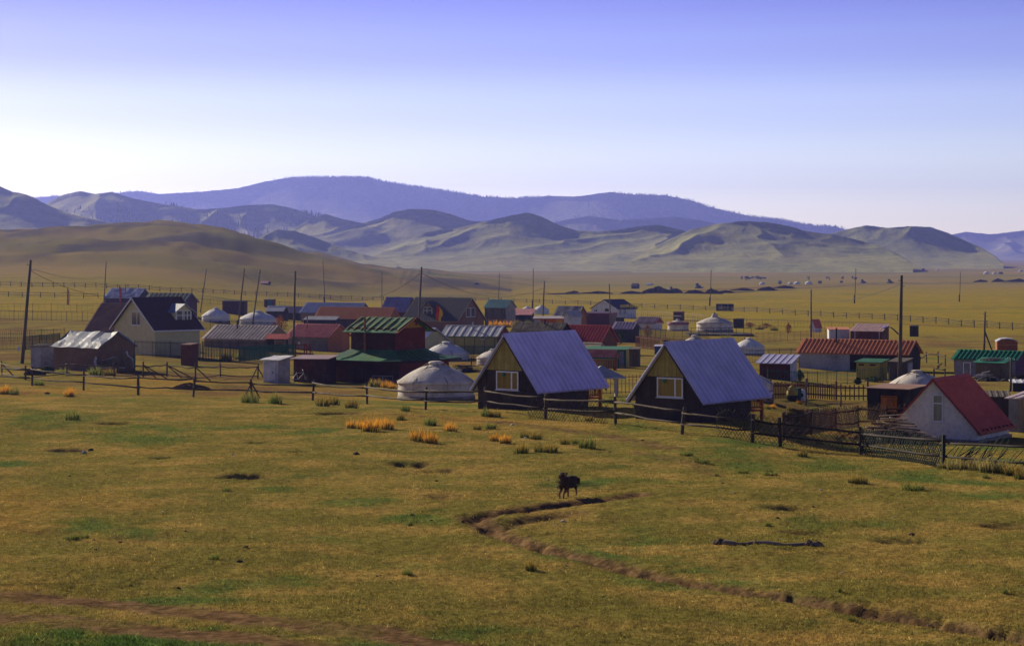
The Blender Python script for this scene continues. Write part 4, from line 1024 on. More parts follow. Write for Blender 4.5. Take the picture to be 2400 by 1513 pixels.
b = shed('kiosk', 'kiosk with orange and ochre front under a flat grey roof', 'kiosk', (1319, 0), 1251, 0, -5, 746, paint('kiosk_red', (.40, .075, .03)), metal('kiosk_roof', (.34, .30, .29)), .25, d=312, W=2.5, rib=0)
for i, c in enumerate(((.30, .31, .33), (.44, .11, .03), (.46, .10, .03), (.5, .22, .02))):
    MB().box((-b.L/2+b.L*(i+.5)/4, -b.W/2-.02, b.he*.55), (b.L/4*.9, .03, b.he*.8)).build('front_panel', paint('kiosk_panel%d' % i, c), b.th)
b = shed('shipping_container', 'long dark red shipping container beside the white shop', 'container', (1432, 763), 1340, 1447, -12, 734, metal('container', (.15, .035, .035), (.10, .026, .028), .6, .6), metal('container_top', (.30, .15, .14)), .02, over=.02, siding=.24, rib=.25)
MB().box((0, 0, .06), (b.L+.05, b.W+.05, .14)).build('base_frame', M_IRON, b.th)
# the shop with the lettering on its roof
b = gable('shop', 'white shop with dark blue half-hipped roof and yellow rooftop lettering', 'shop', (1448, 745), 1491, 1386, 42, 723, 702, M_WHITE, metal('navy', (.035, .035, .075), (.028, .028, .055), .45, .6), over=.35, og=.3, rib=.35, ribh=.02)
for x0, x1 in ((1451, 1456.5), (1461, 1467)): window(b, 'F', x0, 724, x1, 737, split=(.5,), fw=.05, pm=M_CURTAIN_G)
window(b, 'E', 1418, 723, 1427, 729, fm=W_DARK); window(b, 'E', 1392, 725, 1401, 730, split=(.5,))
lm = paint('sign_yellow', (.55, .42, .02), (.5, .38, .02), da=.1)
word = 'хүнсний дэлгүүр'
x_run = -b.L/2+.5
cu = bpy.data.curves.new('lettering', 'FONT'); cu.body = word; cu.size = 1.0; cu.extrude = .03; cu.align_x = 'CENTER'
tmp = bpy.data.objects.new('lettering', cu); COL.objects.link(tmp); bpy.context.view_layer.update()
me = bpy.data.meshes.new_from_object(tmp.evaluated_get(bpy.context.evaluated_depsgraph_get())); bpy.data.objects.remove(tmp)
me.materials.clear(); me.materials.append(lm)
lo = bpy.data.objects.new('lettering', me); COL.objects.link(lo); lo.parent = b.th
wdt = max(v.co.x for v in me.vertices)-min(v.co.x for v in me.vertices); sc_ = b.L*1.0/wdt
lo.scale = (sc_, sc_*1.5, 1); lo.rotation_euler = (R(90), 0, 0); lo.location = (b.L*.12, -b.W/2-.1, b.he+.22)
MB().beam((-b.L*.36, -b.W/2-.07, b.he+.2), (b.L*.62, -b.W/2-.07, b.he+.2), .04, .05).build('letter_rail', M_IRON, b.th)
b = gable('shed', 'white walled shed with striped rusty roof and red gable triangle', 'shed', (1534, 775), 1490, 1552, -27, 757, 743, M_WHITE, metal('stripe_rust', (.36, .27, .27), (.14, .08, .09), .5, .8), over=.25, rib=.45, ribh=.06)
MB().prism([(b.L/2+.02, -b.W/2, b.he), (b.L/2+.02, b.W/2, b.he), (b.L/2+.02, 0, b.hr-.05)], (.03, 0, 0)).build('gable_panel', paint('gable_red', (.45, .07, .03)), b.th)
b = gable('log_shed', 'dark log shed with purplish ribbed tin roof and a pale corner sheet', 'shed', (1481, 803), 1437, 1498, -28, 769, 755, wood('log_grey', (.085, .075, .07), (.045, .04, .04)), metal('lilac_rib', (.30, .23, .33), (.22, .165, .24), .5, .8), siding=1, over=.25, rib=.5, ribh=.05)
shed('crate', 'dark red open crate by the container', 'crate', (1462, 766), 1444, 0, -6, 744, W_DARK, W_DARK, .05, W=1.6, rib=0)
# kiosk yard
KG = paint('kiosk_green', (.02, .15, .085)); KY = paint('kiosk_yellow', (.42, .34, .09), (.36, .29, .08))
b = shed('kiosk', 'yellow boarded kiosk with green trim and grey door', 'kiosk', (1466, 862), 1376, 0, -10, 819, KY, KG, .15, W=3.0, over=.25, siding=.2, rib=0)
door(b, 'F', 1451, 824, 1463, 855, paint('door_grey', (.30, .29, .33)), KG)
for x in (-b.L/2, b.L*.32, b.L/2): MB().box((x, -b.W/2-.03, b.he/2), (.12, .08, b.he)).build('corner_board', KG, b.th)
shed('board_shed', 'small grey board shed joined to the yellow kiosk', 'shed', (1495, 858), 1468, 0, -10, 818, W_GREY, W_GREY, .1, W=2.2, siding=.18, rib=0)
gable('hut', 'little hut with tan roof between the brick red roof and the kiosk', 'hut', (1398, 0), 1366, 1412, -35, 815, 804, W_DARK, paint('tan_roof', (.38, .32, .20)), d=215, over=.2, rib=0, trim=M_STEEL)
def pavilion(label, c, xl, xg, yaw, eave, apex, roofm, postm, trimm, railing=True):
    b = frame('pavilion', label, 'pavilion', c, xl, xg, yaw); b.he = zat(b, b.C, eave); b.hr = zat(b, b.C+b.e2*b.W/2, apex)
    roof(b, roofm, .2, .2, .35, .04, trim=trimm)
    for x in (-1, 1):
        for y in (-1, 1): MB().box((x*(b.L/2-.1), y*(b.W/2-.1), (b.he-.2)/2), (.11, .11, b.he+.2)).build('post', postm, b.th)
    if railing:
        for z in (.25, .85): MB().beam((-b.L/2, -b.W/2+.1, z), (b.L/2, -b.W/2+.1, z), .05, .07).build('rail', postm, b.th)
        for i in range(10): MB().box((-b.L/2+.2+i*(b.L-.4)/9, -b.W/2+.1, .5), (.07, .03, .9)).build('baluster', postm, b.th)
    return b
pavilion('open pavilion with red and white striped roof on orange posts', (1441, 868), 1382, 1447, -32, 831, 821, metal('redwhite', (.50, .20, .16), (.34, .10, .08)), wood('post_orange', (.40, .13, .04), (.28, .09, .03)), KG)
# grey umbrella canopy on one post
p = G(1444, 928); t = thing('umbrella_canopy', 'square grey umbrella canopy on a thick white post', 'canopy', p, .25)
hh = CZ-(883-HZ)*p.y/F-p.z; w = 1.35
ap = V((-.75, .9, hh+.75)); cr = [V((x*w-.75, y*w*.9+.9, hh+.0)) for x, y in ((-1, -1), (1, -1), (1, 1), (-1, 1))]
for i in range(4):
    a, c = cr[i], cr[(i+1) % 4]; MB().prism([a, c, ap], (0, 0, -.04)).build('canopy_panel', metal('canopy', (.30, .33, .36), (.24, .26, .29), .6), t)
    MB().beam(a-V((0, 0, .05)), c-V((0, 0, .05)), .04, .12).build('valance', metal('canopy', (.30, .33, .36)), t)
MB().box((0, 0, hh/2-.1), (.19, .19, hh+.25)).build('post', paint('post_white', (.5, .49, .46)), t)
MB().beam((0, 0, hh*.8), ap-V((0, 0, .1)), .1, .1).build('strut', W_GREY, t)
shed('blue_booth', 'small blue booth behind the second steep cabin', 'booth', (1549, 830), 1534, 0, -10, 811, paint('booth_blue', (.03, .10, .22)), metal('booth_roof', (.42, .40, .56)), .1, W=1.6, over=.1, rib=0)

# ------------------------------------------------------------------ gers
ger('large dirty white ger beside the temple and the first steep cabin', 1022, 938, 176, 848, .50, M_FELT, seed=2)
ger('white ger with clean cover between the temple and the yellow-green house', 1046, 846, 104, 801, .42, M_FELT_NEW, seed=3)
ger('cream quilted ger half hidden behind the first steep cabin', 1156, 856, 76, 818, .5, M_FELT, seed=4)
ger('clean white ger behind the yellow house roof', 506, 757, 64, 721, .47, M_FELT_NEW, seed=5)
ger('clean white ger between two leaning poles by the orange bush', 604, 764, 88, 728, .47, M_FELT_NEW, seed=6)
ger('tall felt ger with a narrow chimney neck on a railed platform', 1675, 781, 84, 735, .52, M_FELT, crown=True, seed=7)
g1 = ger('small ger with a dull red band around its roof edge', 1589, 777, 49, 748, .55, M_FELT, seed=8, bands=1)
p = g1.location; r_ = 24.5/F*p.y
MB().lathe([(r_*1.06, 1.15), (r_*1.07, 1.3), (r_*1.0, 1.62)], 24).build('red_band', paint('band_red', (.34, .16, .17)), g1)
ger('felt ger whose top alone shows above the second steep cabin', 1628, 835, 78, 786, .45, M_FELT, seed=9)
ger('grey-white ger with greenish crown behind the iron fence', 1756, 832, 70, 792, .5, M_FELT_NEW, seed=10)
ger('dirty ger mostly hidden behind the second steep cabin', 1750, 938, 122, 868, .55, M_FELT, seed=11)
ger('broad white ger behind the dark wagon shed', 2150, 930, 136, 868, .42, M_FELT, seed=12)
ger('small white ger dome beyond the patchy shacks', 1236, 733, 30, 717, .45, M_FELT_NEW, seed=13, hem=False)
ger('white ger dome with folded cover beside the leaning post', 1268, 735, 38, 715, .45, M_FELT_NEW, seed=14, hem=False)
# platform of the tall ger
p = G(1690, 787); t = thing('platform', 'dark railed wooden platform carrying the tall ger', 'platform', p)
MB().box((0, 3.2, .12), (10.5, 7.5, .35)).build('deck', W_DARK, t)
for i in range(9): MB().box((-4.9+i*1.22, -.4, .75), (.07, .07, 1.3)).build('post', M_IRON, t)
MB().beam((-4.9, -.4, 1.35), (4.9, -.4, 1.35), .04, .05).build('rail', M_IRON, t)

# ------------------------------------------------------------------ right group
b = shed('flat_shed', 'maroon shed with lilac sheet roof and white end door', 'shed', (1852, 892), 1780, 1867, -26, 850, MAR, metal('lilac_sheet', (.36, .35, .52), (.30, .29, .44), .45), .5, over=.3, siding=.25, rib=.6, endm=paint('end_white', (.45, .45, .5)))
RW = metal('rust_red', (.50, .19, .075), (.40, .14, .06), .6, .8)
b = gable('long_house', 'long house with rust red ribbed roof, half white plaster and half dark logs', 'house', (2126, 872), 1872, 2156, -29, 828, 799, W_DARK, RW, over=.35, rib=.42, ribh=.06, siding=1)
lw = b.L*.47; MB().box((-b.L/2+lw/2+.1, -b.W/2-.05, b.he/2-.05), (lw, .07, b.he-.15)).build('plaster_panel', mat('plaster_patchy', (.46, .45, .44), (.36, .35, .35), .8, .95, .1, 0, None, (.11, .09, .075), .9, .5, 3), b.th)
chimney(b, 1960, 768, .3, .09, M_IRON)
b = shed('metal_shed', 'white corrugated metal shed joined to the pink-roofed red shed', 'shed', (1991, 798), 1943, 0, -5, 772, metal('white_corr', (.50, .51, .56), (.42, .43, .48)), RW, .2, W=4.5, siding=.3, rib=0)
b = shed('red_shed', 'dark red shed with pinkish roof and brown end wall', 'shed', (2067, 800), 1993, 2083, -26, 776, paint('shed_dkred', (.17, .035, .02)), metal('pinkish', (.38, .25, .22), (.30, .19, .17)), .9, over=.2, siding=.3, rib=.5, endm=paint('end_tan', (.24, .12, .06)))
for x in (.15, .92): MB().box((-b.L/2+b.L*x, -b.W/2-.05, b.he/2), (.12, .05, b.he)).build('batten', M_STEEL, b.th)
q = MB(); tp = []
p = G(2076, 800)
for i in range(8):
    for j in range(6): tp.append(V((i*.35-.3, j*.4, 2.1+.25*math.sin(i*.6)-.05*i*i*.35+.06*mnoise.noise(V((i, j, 1))))))
q.add(tp, [(i*6+j, (i+1)*6+j, (i+1)*6+j+1, i*6+j+1) for i in range(7) for j in range(5)])
o = q.build('tarpaulin', mat('tarp_blue', (.14, .16, .5)), loc=p); prop(o, 'blue-violet tarpaulin draped over the red shed corner', 'tarpaulin')
sm = o.modifiers.new('thick', 'SOLIDIFY'); sm.thickness = .03
gable('tiny_house', 'tiny white hut with very steep red roof beside a pole', 'hut', (1911, 780), 1918, 1898, 40, 766, 749, M_WHITE, RED, over=.12, og=.12, rib=0, L=1.6)
b = shed('privy', 'yellow double privy with green roof edge near the pole', 'outhouse', (2062, 890), 2007, 2080, -32, 849, paint('privy_yellow', (.42, .33, .05), (.34, .28, .05)), KG, .2, over=.2, siding=.25, rib=0)
for x in (.22, .70): MB().box((-b.L/2+b.L*x, -b.W/2-.04, b.he-.25), (.5, .05, .14)).build('vent_slot', W_DARK, b.th)
b = shed('board_shed', 'grey plank shed with pale door behind the tall pole', 'shed', (2118, 892), 2082, 2138, -34, 848, W_GREY, W_GREY, .25, over=.1, siding=.2, rib=0)
door(b, 'E', 2127, 852, 2136, 890, paint('door_pale', (.34, .34, .37)))
b = shed('wagon_shed', 'long dark tar-papered wagon shed with rust top and orange door', 'shed', (2128, 985), 2033, 2172, -36, 912, wood('tar_dark', (.045, .04, .04), (.025, .023, .024)), metal('rust_top', (.24, .135, .10), (.17, .10, .08), .8), .12, over=.15, siding=.9, rib=0)
door(b, 'F', 2068, 931, 2101, 964, wood('door_orange', (.42, .16, .025), (.32, .115, .02)))
for x in (.18, .78, .9): MB().box((-b.L/2+b.L*x, -b.W/2-.05, b.he*.68), (.75, .05, .5)).build('window', M_GLASS, b.th)
b = gable('shack', 'grey boarded shack with bright green ribbed roof and purple gable', 'shack', (2380, 884), 2238, 2406, -36, 842, 824, paint('grey_boards', (.26, .26, .31), (.18, .18, .22)), metal('bright_green', (.02, .20, .10), (.015, .14, .075), .5), paint('purple', (.14, .06, .13)), siding=1, over=.3, rib=.45, ribh=.07)
door(b, 'F', 2260, 851, 2274, 880, paint('door_grey2', (.30, .31, .34)), M_FRAME)
b2 = shed('lean_to', 'board lean-to with green sheet roof propped on the green-roofed shack', 'shed', (2350, 890), 2287, 2368, -32, 850, wood('board_tan', (.17, .13, .085), (.10, .078, .052)), metal('green_sheet', (.02, .16, .09)), .3, over=.25, siding=.2, rib=0)
for i in range(5): MB().tube([(-b2.L/2+.2+i*.3, -b2.W*.3, b2.he+.2), (-b2.L/2+1.1+i*.3, b2.W*.1, b2.he+.34)], .06, 6).build('loose_board', W_LIGHT, b2.th)
# rounded tank wagon
p = G(2361, 826); t = thing('tank_wagon', 'rust orange wagon box with rounded white roof', 'wagon', p, -.15)
w = 23.5/F*p.y; h = CZ-(795-HZ)*p.y/F-p.z
pr = [(-w, 0, .3), (w, 0, .3), (w, 0, h*.8), (w*.6, 0, h*.95), (0, 0, h), (-w*.6, 0, h*.95), (-w, 0, h*.8)]
MB().prism(pr, (0, 3.4, 0)).build('box', paint('wagon_rust', (.30, .095, .03), (.22, .07, .025)), t)
MB().prism([(-w*1.03, -.05, h*.8), (-w*.62, -.05, h*.97), (0, -.05, h*1.02), (w*.62, -.05, h*.97), (w*1.03, -.05, h*.8), (w*1.03, -.05, h*.86), (w*.62, -.05, h*1.03), (0, -.05, h*1.08), (-w*.62, -.05, h*1.03), (-w*1.03, -.05, h*.86)], (0, 3.5, 0)).build('roof', M_STEEL, t)
for x in (-.34, .34): MB().box((x*w, -.02, h*.78), (.06, .04, h*.36)).build('seam', paint('seam_tan', (.5, .3, .12)), t)
MB().box((0, -.02, h*.6), (2*w, .03, .05)).build('seam', paint('seam_tan', (.5, .3, .12)), t)
for x in (-.6, .6):
    for y in (.5, 2.9): MB().tube([(x*w-.1, y, .25), (x*w+.1, y, .25)], .35, 10).build('wheel', M_IRON, t)
shed('black_privy', 'solitary black box privy out on the grass', 'outhouse', (2147, 789), 2132, 2153, -32, 764, W_DARK, W_DARK, .1, over=.05, rib=0)
shed('black_box', 'black open box with pale sheet top at the pole', 'shed', (2412, 918), 2374, 0, -8, 897, W_DARK, metal('pale_top', (.46, .46, .5)), .12, W=2, rib=.5)
shed('board_shed', 'dark board shed with mossy slat roof behind the white cabin', 'shed', (2365, 985), 2318, 0, -10, 930, wood('board_dk', (.09, .06, .045)), W_GREY, .2, W=2.6, siding=.2, rib=.4)
shed('tin_shed', 'tall shed with pink sheet roof and pale plank end', 'shed', (2386, 1012), 2364, 2425, -42, 933, paint('panel_grey', (.26, .26, .29)), metal('pink_sheet', (.40, .26, .26), (.46, .44, .48)), .25, over=.2, rib=.6, endm=W_LIGHT)
shed('dark_hut', 'dark hut beyond the tall ger platform', 'hut', (1738, 768), 1719, 1744, -24, 748, W_DARK, W_DARK, .1, over=.1, rib=.4)
b = shed('stall', 'maroon stall with white fringe behind the small ger', 'stall', (1598, 749), 1578, 1604, -15, 731, MAR, MAR, .1, over=.1, rib=0)
MB().box((0, -b.W/2-.1, b.he*.55), (b.L*.9, .03, .25)).build('fringe', M_WHITE, b.th)
p = G(1699, 728); 
for i, x in enumerate((-1, 0, 1)):
    t = thing('panel_box', ('black framed box at the small-ger end of the row of three by the far fence', 'middle black framed box of the row of three by the far fence', 'black framed box at the open-field end of the row of three')[i], 'cabinet', G(1699+x*14, 728), -.1, 'row of three black boxes')
    MB().box((0, .5, .85), (1.45, 1.0, 1.9)).build('box', M_IRON, t)
    for z in (-.05, 1.8): MB().box((0, -.03, z), (1.5, .06, .08)).build('frame', M_STEEL, t)
    for s in (-1, 1): MB().box((s*.73, -.03, .87), (.07, .06, 1.9)).build('frame', M_STEEL, t)
# ------------------------------------------------------------------ poles, wires
PL = {}
for key, label, top, bot, kw in [
    ('a', 'thick leaning pole with a white meter box beside the mud shed', (72, 609), (51, 851), dict(r=.15)),
    ('b', 'thin pole behind the maroon house with blue corner posts', (249, 612), (243, 716), dict(r=.1, ins=3)),
    ('c', 'leaning pole just past the yellow house roof', (484, 630), (469, 733), dict(r=.1)),
    ('d', 'leaning pole between the two clean white gers', (573, 629), (557, 768), dict(r=.12)),
    ('e', 'leaning pole in front of the white ger by the orange bush', (610, 632), (590, 768), dict(r=.12)),
    ('f', 'upright pole between the grey and the pinkish red roofs', (692, 635), (687, 826), dict(r=.13)),
    ('g', 'tall pole with three insulators above the blue-grey long house', (757, 611), (762, 722), dict(r=.1, stub=True, ins=3)),
    ('h', 'pole rising behind the orange roof', (895, 637), (895, 724), dict(r=.1)),
    ('i', 'stout pole in front of the charcoal roof near the red-yellow flag', (988, 625), (979, 792), dict(r=.17)),
    ('j', 'pole behind the teal green roof', (1171, 640), (1167, 724), dict(r=.1)),
    ('k', 'tall pole with a footing post near the small ger domes', (1250, 628), (1249, 726), dict(r=.1, stub=True, ins=3)),
    ('l', 'rusty brown pole in front of the orange kiosk', (1276, 658), (1271, 770), dict(r=.13)),
    ('m', 'pale pole in front of the dark red container', (1428, 664), (1431, 772), dict(r=.11)),
    ('n', 'tall pole with a footing post on the plain behind the three black boxes', (1667, 632), (1664, 717), dict(r=.11, stub=True, ins=3)),
    ('o', 'pole beside the tiny steep red-roofed hut', (1901, 678), (1901, 790), dict(r=.12)),
    ('p', 'tall pole on the open plain short of the two far tractors', (2006, 628), (2003, 711), dict(r=.11, stub=True, ins=3)),
    ('q', 'thick pole in front of the long rust red roof and plank shed', (2113, 645), (2108, 893), dict(r=.17)),
    ('r', 'tall pole on the plain near the dug earth bank', (2251, 637), (2249, 707), dict(r=.11, stub=True, ins=3)),
    ('s', 'braced pole next to the rounded tank wagon', (2309, 730), (2306, 826), dict(r=.12)),
    ('t', 'short pole in the yard before the green-roofed shack', (2370, 838), (2368, 918), dict(r=.09))]:
    PL[key] = pole(label, top, bot, **kw)
o = PL['a'][0]; MB().box((-.25, -.2, 1.35), (.22, .16, .4)).build('meter_box', M_WHITE, o)
o = PL['s'][0]; MB().tube([(1.1, -.3, -.1), (.05, 0, 2.9)], .1, 7).build('brace', W_GREY, o)
W_ = lambda k: PL[k][1]
wire('upper wire from the thick leaning pole to the maroon house', W_('a'), W_('b')-V((0, 0, 2.2)), .8)
wire('lower wire from the thick leaning pole to the yellow house', W_('a')-V((0, 0, .2)), pt(316, 692, 222), .9)
wire('wire from the pole by the yellow house to the pole between the gers', W_('c'), W_('d')-V((0, 0, 2)), 1.2)
wire('wire between the two leaning ger poles', W_('d'), W_('e')-V((0, 0, 1.2)), .5)
wire('wire from the leaning ger pole to the upright pole', W_('e'), W_('f'), 1.6)
wire('wire from the upright pole to the tall three-insulator pole', W_('f'), W_('g')-V((0, 0, 2.5)), .8)
wire('wire from the orange roof pole to the tall three-insulator pole', W_('h'), W_('g')-V((0, 0, 3.4)), .9)
wire('wire from the stout pole down to the orange roof', W_('i'), pt(770, 700, 290), 1.8, .03)
wire('wire from the stout pole to the rusty brown pole', W_('i'), W_('l')-V((0, 0, .6)), 2.6, .03)
wire('wire from the rusty brown pole to the container pole', W_('l')-V((0, 0, 1.2)), W_('m')-V((0, 0, 3.0)), .6)
wire('wire from the thick pole to the tiny hut pole', W_('q'), W_('o')-V((0, 0, .9)), .9, .03)
wire('wire from the tiny hut pole to the tall ger', W_('o')-V((0, 0, .9)), pt(1735, 728, 372), .7)

# ------------------------------------------------------------------ fences
NF = [(-70, 893), (75, 905), (196, 915), (324, 925), (452, 929), (590, 933), (732, 939), (861, 947), (997, 956), (1136, 964), (1278, 979), (1443, 994), (1597, 1017), (1763, 1036)]
nf, NP = rail_fence('long weathered pole-and-rail fence along the edge of the pasture', NF, 1.28, tilt={4: .12, 6: .09, 12: .12}, braces=((5, -.55), (5, .6)), seed=2)
rail_fence('second rail fence with slanting braces behind the first', [(5, 879), (60, 889), (157, 881), (268, 884), (335, 884), (391, 883), (459, 890), (517, 884), (604, 888)], 1.15, (.75, .15), .06, .04, braces=((0, 1.0), (4, 1.1), (4, 1.9), (5, 1.2), (5, 2.0), (6, 1.2), (8, -.5), (8, .6)), seed=4)
rail_fence('dark rail fence climbing along the foot of the hill', [(-30, 669)]+poly_posts([(0, 670), (100, 672), (200, 674), (310, 678), (400, 684), (500, 689), (640, 693), (760, 699), (905, 704)], 25), 1.35, (.9, .62, .3), .09, .05, W_DARK, seed=5, jit=.03)
rail_fence('lower dark rail fence left of the maroon house', [(-30, 694), (20, 695), (52, 696), (95, 697), (128, 697), (162, 698), (196, 699), (230, 699)], 1.2, (.9, .5), .08, .045, W_DARK, seed=6)
rail_fence('long dark rail fence across the plain behind the village', poly_posts([(905, 704), (1100, 706), (1250, 710), (1500, 719), (1770, 734), (2000, 747), (2200, 759), (2440, 779)], 30), 1.35, (.88, .62, .36), .09, .05, W_DARK, seed=7, jit=.03)
# corral posts by the green-roofed shack
rail_fence('rough corral of posts and rails beside the green-roofed shack', [(2155, 862), (2172, 850), (2199, 852), (2215, 858), (2238, 870)], 1.3, (.8,), .07, .05, seed=8)
rail_fence('low hitching rail behind the broad white ger', [(2189, 884), (2215, 886)], .95, (.95,), .07, .06, W_DARK, seed=9)
# lattice fences
def lattice(t, o, a, b, h, z0, pitch, m, rs, miss=.0, slat=.018, both=True, over=.15):
    a, b = V(a), V(b); L = (b-a).xy.length; e = (b-a)/L; n = int((L+h)/pitch)
    for s in ((-1, 1) if both else (1,)):
        for i in range(n):
            if rs.random() < miss: continue
            x0 = i*pitch-h if s > 0 else i*pitch
            p0, p1 = (x0, 0), (x0+s*h, h)
            def cl(p, q):
                f = 0
                if p[0] < 0: f = (0-p[0])/(q[0]-p[0])
                if p[0] > L: f = (L-p[0])/(q[0]-p[0])
                return (p[0]+(q[0]-p[0])*f, p[1]+(q[1]-p[1])*f)
            c0, c1 = cl(p0, p1), cl(p1, p0)
            if abs(c1[0]-c0[0]) < .1 or not (-.01 <= c0[0] <= L+.01): continue
            j = rs.uniform(-over, over)
            P0 = a+e*c0[0]+V((0, -.07-.022*s, z0+c0[1]-.04)); P1 = a+e*c1[0]+V((0, -.07-.022*s, z0+c1[1]+over*.6+j))
            MB().beam(P0-o, P1-o, slat, slat*1.7, (0, 1, 0)).build('slat', m, t)
rs = random.Random(12); M_SLAT = wood('slat_green', (.018, .036, .028), (.014, .022, .018))
lattice(nf, nf.location, NP[10]+V((-.9, 0, 0)), NP[11]+V((-.4, 0, 0)), .95, .05, .21, W_FENCE, rs, .12)
LF = [(1763, 1036), (1829, 1047), (2018, 1070), (2210, 1093), (2430, 1116)]
lf, LP = rail_fence('dark lattice fence of crossed laths, green and broken at its end', LF, 1.28, (.8, .35), .08, .05, W_DARK, seed=3, sag=.015)
lattice(nf, nf.location, NP[12].lerp(NP[13], .5), NP[13], 1.2, .05, .2, W_FENCE, rs, .15)
lattice(lf, lf.location, LP[0], LP[1], 1.1, .05, .2, W_FENCE, rs, .1)
lattice(lf, lf.location, LP[1], LP[2], .95, .1, .15, W_FENCE, rs, .1)
lattice(lf, lf.location, LP[2], LP[3], 1.05, .02, .19, M_SLAT, rs, .03, .024)
for i in range(44):                                                   # the broken bay: laths at odd angles
    a = LP[3].lerp(LP[4], rs.random())-lf.location; q = rs.choice((-1, 1))*rs.uniform(.5, 1.1); l = rs.uniform(.5, 1.3)
    z = rs.uniform(.05, .55); MB().beam(a+V((0, -.09, z)), a+V((l*math.cos(q), -.09, z+l*abs(math.sin(q)))), .02, .035, (0, 1, 0)).build('slat', M_SLAT, lf)
MB().beam(LP[3]-lf.location+V((0, -.1, 0)), LP[3]-lf.location+V((.02, -.1, 1.36)), .12, .12, (0, 1, 0)).build('post', M_SLAT, lf)
BF = [(1836, 1030), (1900, 1018), (1958, 1010), (2012, 1004), (2078, 998), (2120, 997)]
bf, BP = rail_fence('dense brown lattice fence running back to the wagon shed', BF, 1.3, (.85, .3), .07, .045, W_BROWN, seed=10)
for i in range(5): lattice(bf, bf.location, BP[i], BP[i+1], 1.1, .1, .155 if i < 4 else .3, W_BROWN, rs, .02 if i < 4 else .3)
# reddish picket fence
PF = [(1806, 932), (1890, 934), (1960, 936), (2034, 938)]
P = [G(*q) for q in PF]; t = thing('picket_fence', 'reddish brown picket fence in front of the green mesh fence', 'fence', P[0]); o = P[0].copy()
PBR = wood('picket', (.17, .065, .035), (.11, .045, .028))
for a, b in zip(P[:-1], P[1:]):
    n = int((b-a).length/.36)
    for i in range(n):
        c = a.lerp(b, i/n); h = 1.15+random.uniform(-.06, .06)
        MB().box(c-o+V((0, 0, h/2)), (.085, .03, h)).build('picket', PBR, t)
    for z in (.32, .92): MB().beam(a-o+V((0, .04, z)), b-o+V((0, .04, z)), .05, .11).build('rail', PBR, t)
for c in P: MB().box(c-o+V((0, .08, .65)), (.14, .14, 1.5)).build('post', PBR, t)
iron_fence('black iron bar fence far left behind the leaning pole', [(-20, 822), (60, 821), (140, 812)], 1.5)
iron_fence('older black iron fence behind the mud shed pole', [(-20, 803), (70, 800), (152, 795)], 1.4, 3.0, .3)
iron_fence('black iron fence along the yellow house yard', [(316, 834), (400, 836), (470, 842)], 1.55)
iron_fence('dark green iron fence in front of the tan stucco house', [(470, 843), (560, 848), (632, 842), (690, 838)], 1.5, m=M_IRON_GREEN, gap=.26, pick=.024)
iron_fence('black garden fence around the tan stucco house', [(474, 838), (560, 836), (640, 838)], 1.7, gap=.18)
iron_fence('thin iron fence around the two clean gers', [(470, 772), (560, 775), (660, 776)], 1.5, 3.0, .25)
iron_fence('dark green fence under the yellow-green house', [(1040, 842), (1110, 845), (1160, 846)], 1.7, m=M_IRON_GREEN, gap=.14, pick=.02)
iron_fence('brown iron fence by the dark log shed garden', [(1490, 815), (1545, 822), (1620, 826)], 1.6, gap=.16, m=M_IRON_RED)
iron_fence('black iron fence around the felt gers garden', [(1480, 790), (1560, 797), (1660, 802)], 1.6, gap=.16)
iron_fence('red iron mesh fence behind the grey umbrella canopy', [(1385, 925), (1440, 924), (1500, 922)], 1.3, gap=.3, m=M_IRON_RED, pick=.018)
iron_fence('black iron fence in front of the greenish-crowned ger', [(1735, 850), (1800, 852), (1880, 850)], 1.6, gap=.16)
iron_fence('rusty garden fence beyond the greenish-crowned ger', [(1745, 805), (1830, 800), (1950, 794)], 1.5, 2.2, .5, M_IRON_RED)
iron_fence('green wire fence around the white and log house yard', [(1800, 900), (1870, 905), (1960, 903), (2010, 898), (2085, 893)], 1.3, gap=.35, m=M_IRON_GREEN, pick=.008)
iron_fence('thin wire fence on the golden grass behind the tall ger', [(1480, 748), (1600, 755), (1750, 762), (1900, 768), (2000, 772)], 1.4, 5, .9, pick=.012)
iron_fence('thin fence on the grass behind the small outhouse', [(440, 712), (560, 716), (680, 718), (790, 720)], 1.3, 5, .9, pick=.012)
iron_fence('old wire fence around the prayer flag plot', [(-10, 731), (120, 732), (180, 731), (240, 730)], 1.5, 4, 1.0, M_IRON_RED, .012)
iron_fence('leaning wire fence nearer than the prayer flag plot', [(-10, 747), (120, 750), (230, 753)], 1.6, 4.0, 1.0, pick=.012)
iron_fence('white posted wire fence behind the white shop', [(1490, 740), (1560, 744), (1650, 750)], 1.4, 3.5, .7, M_STEEL, .01)

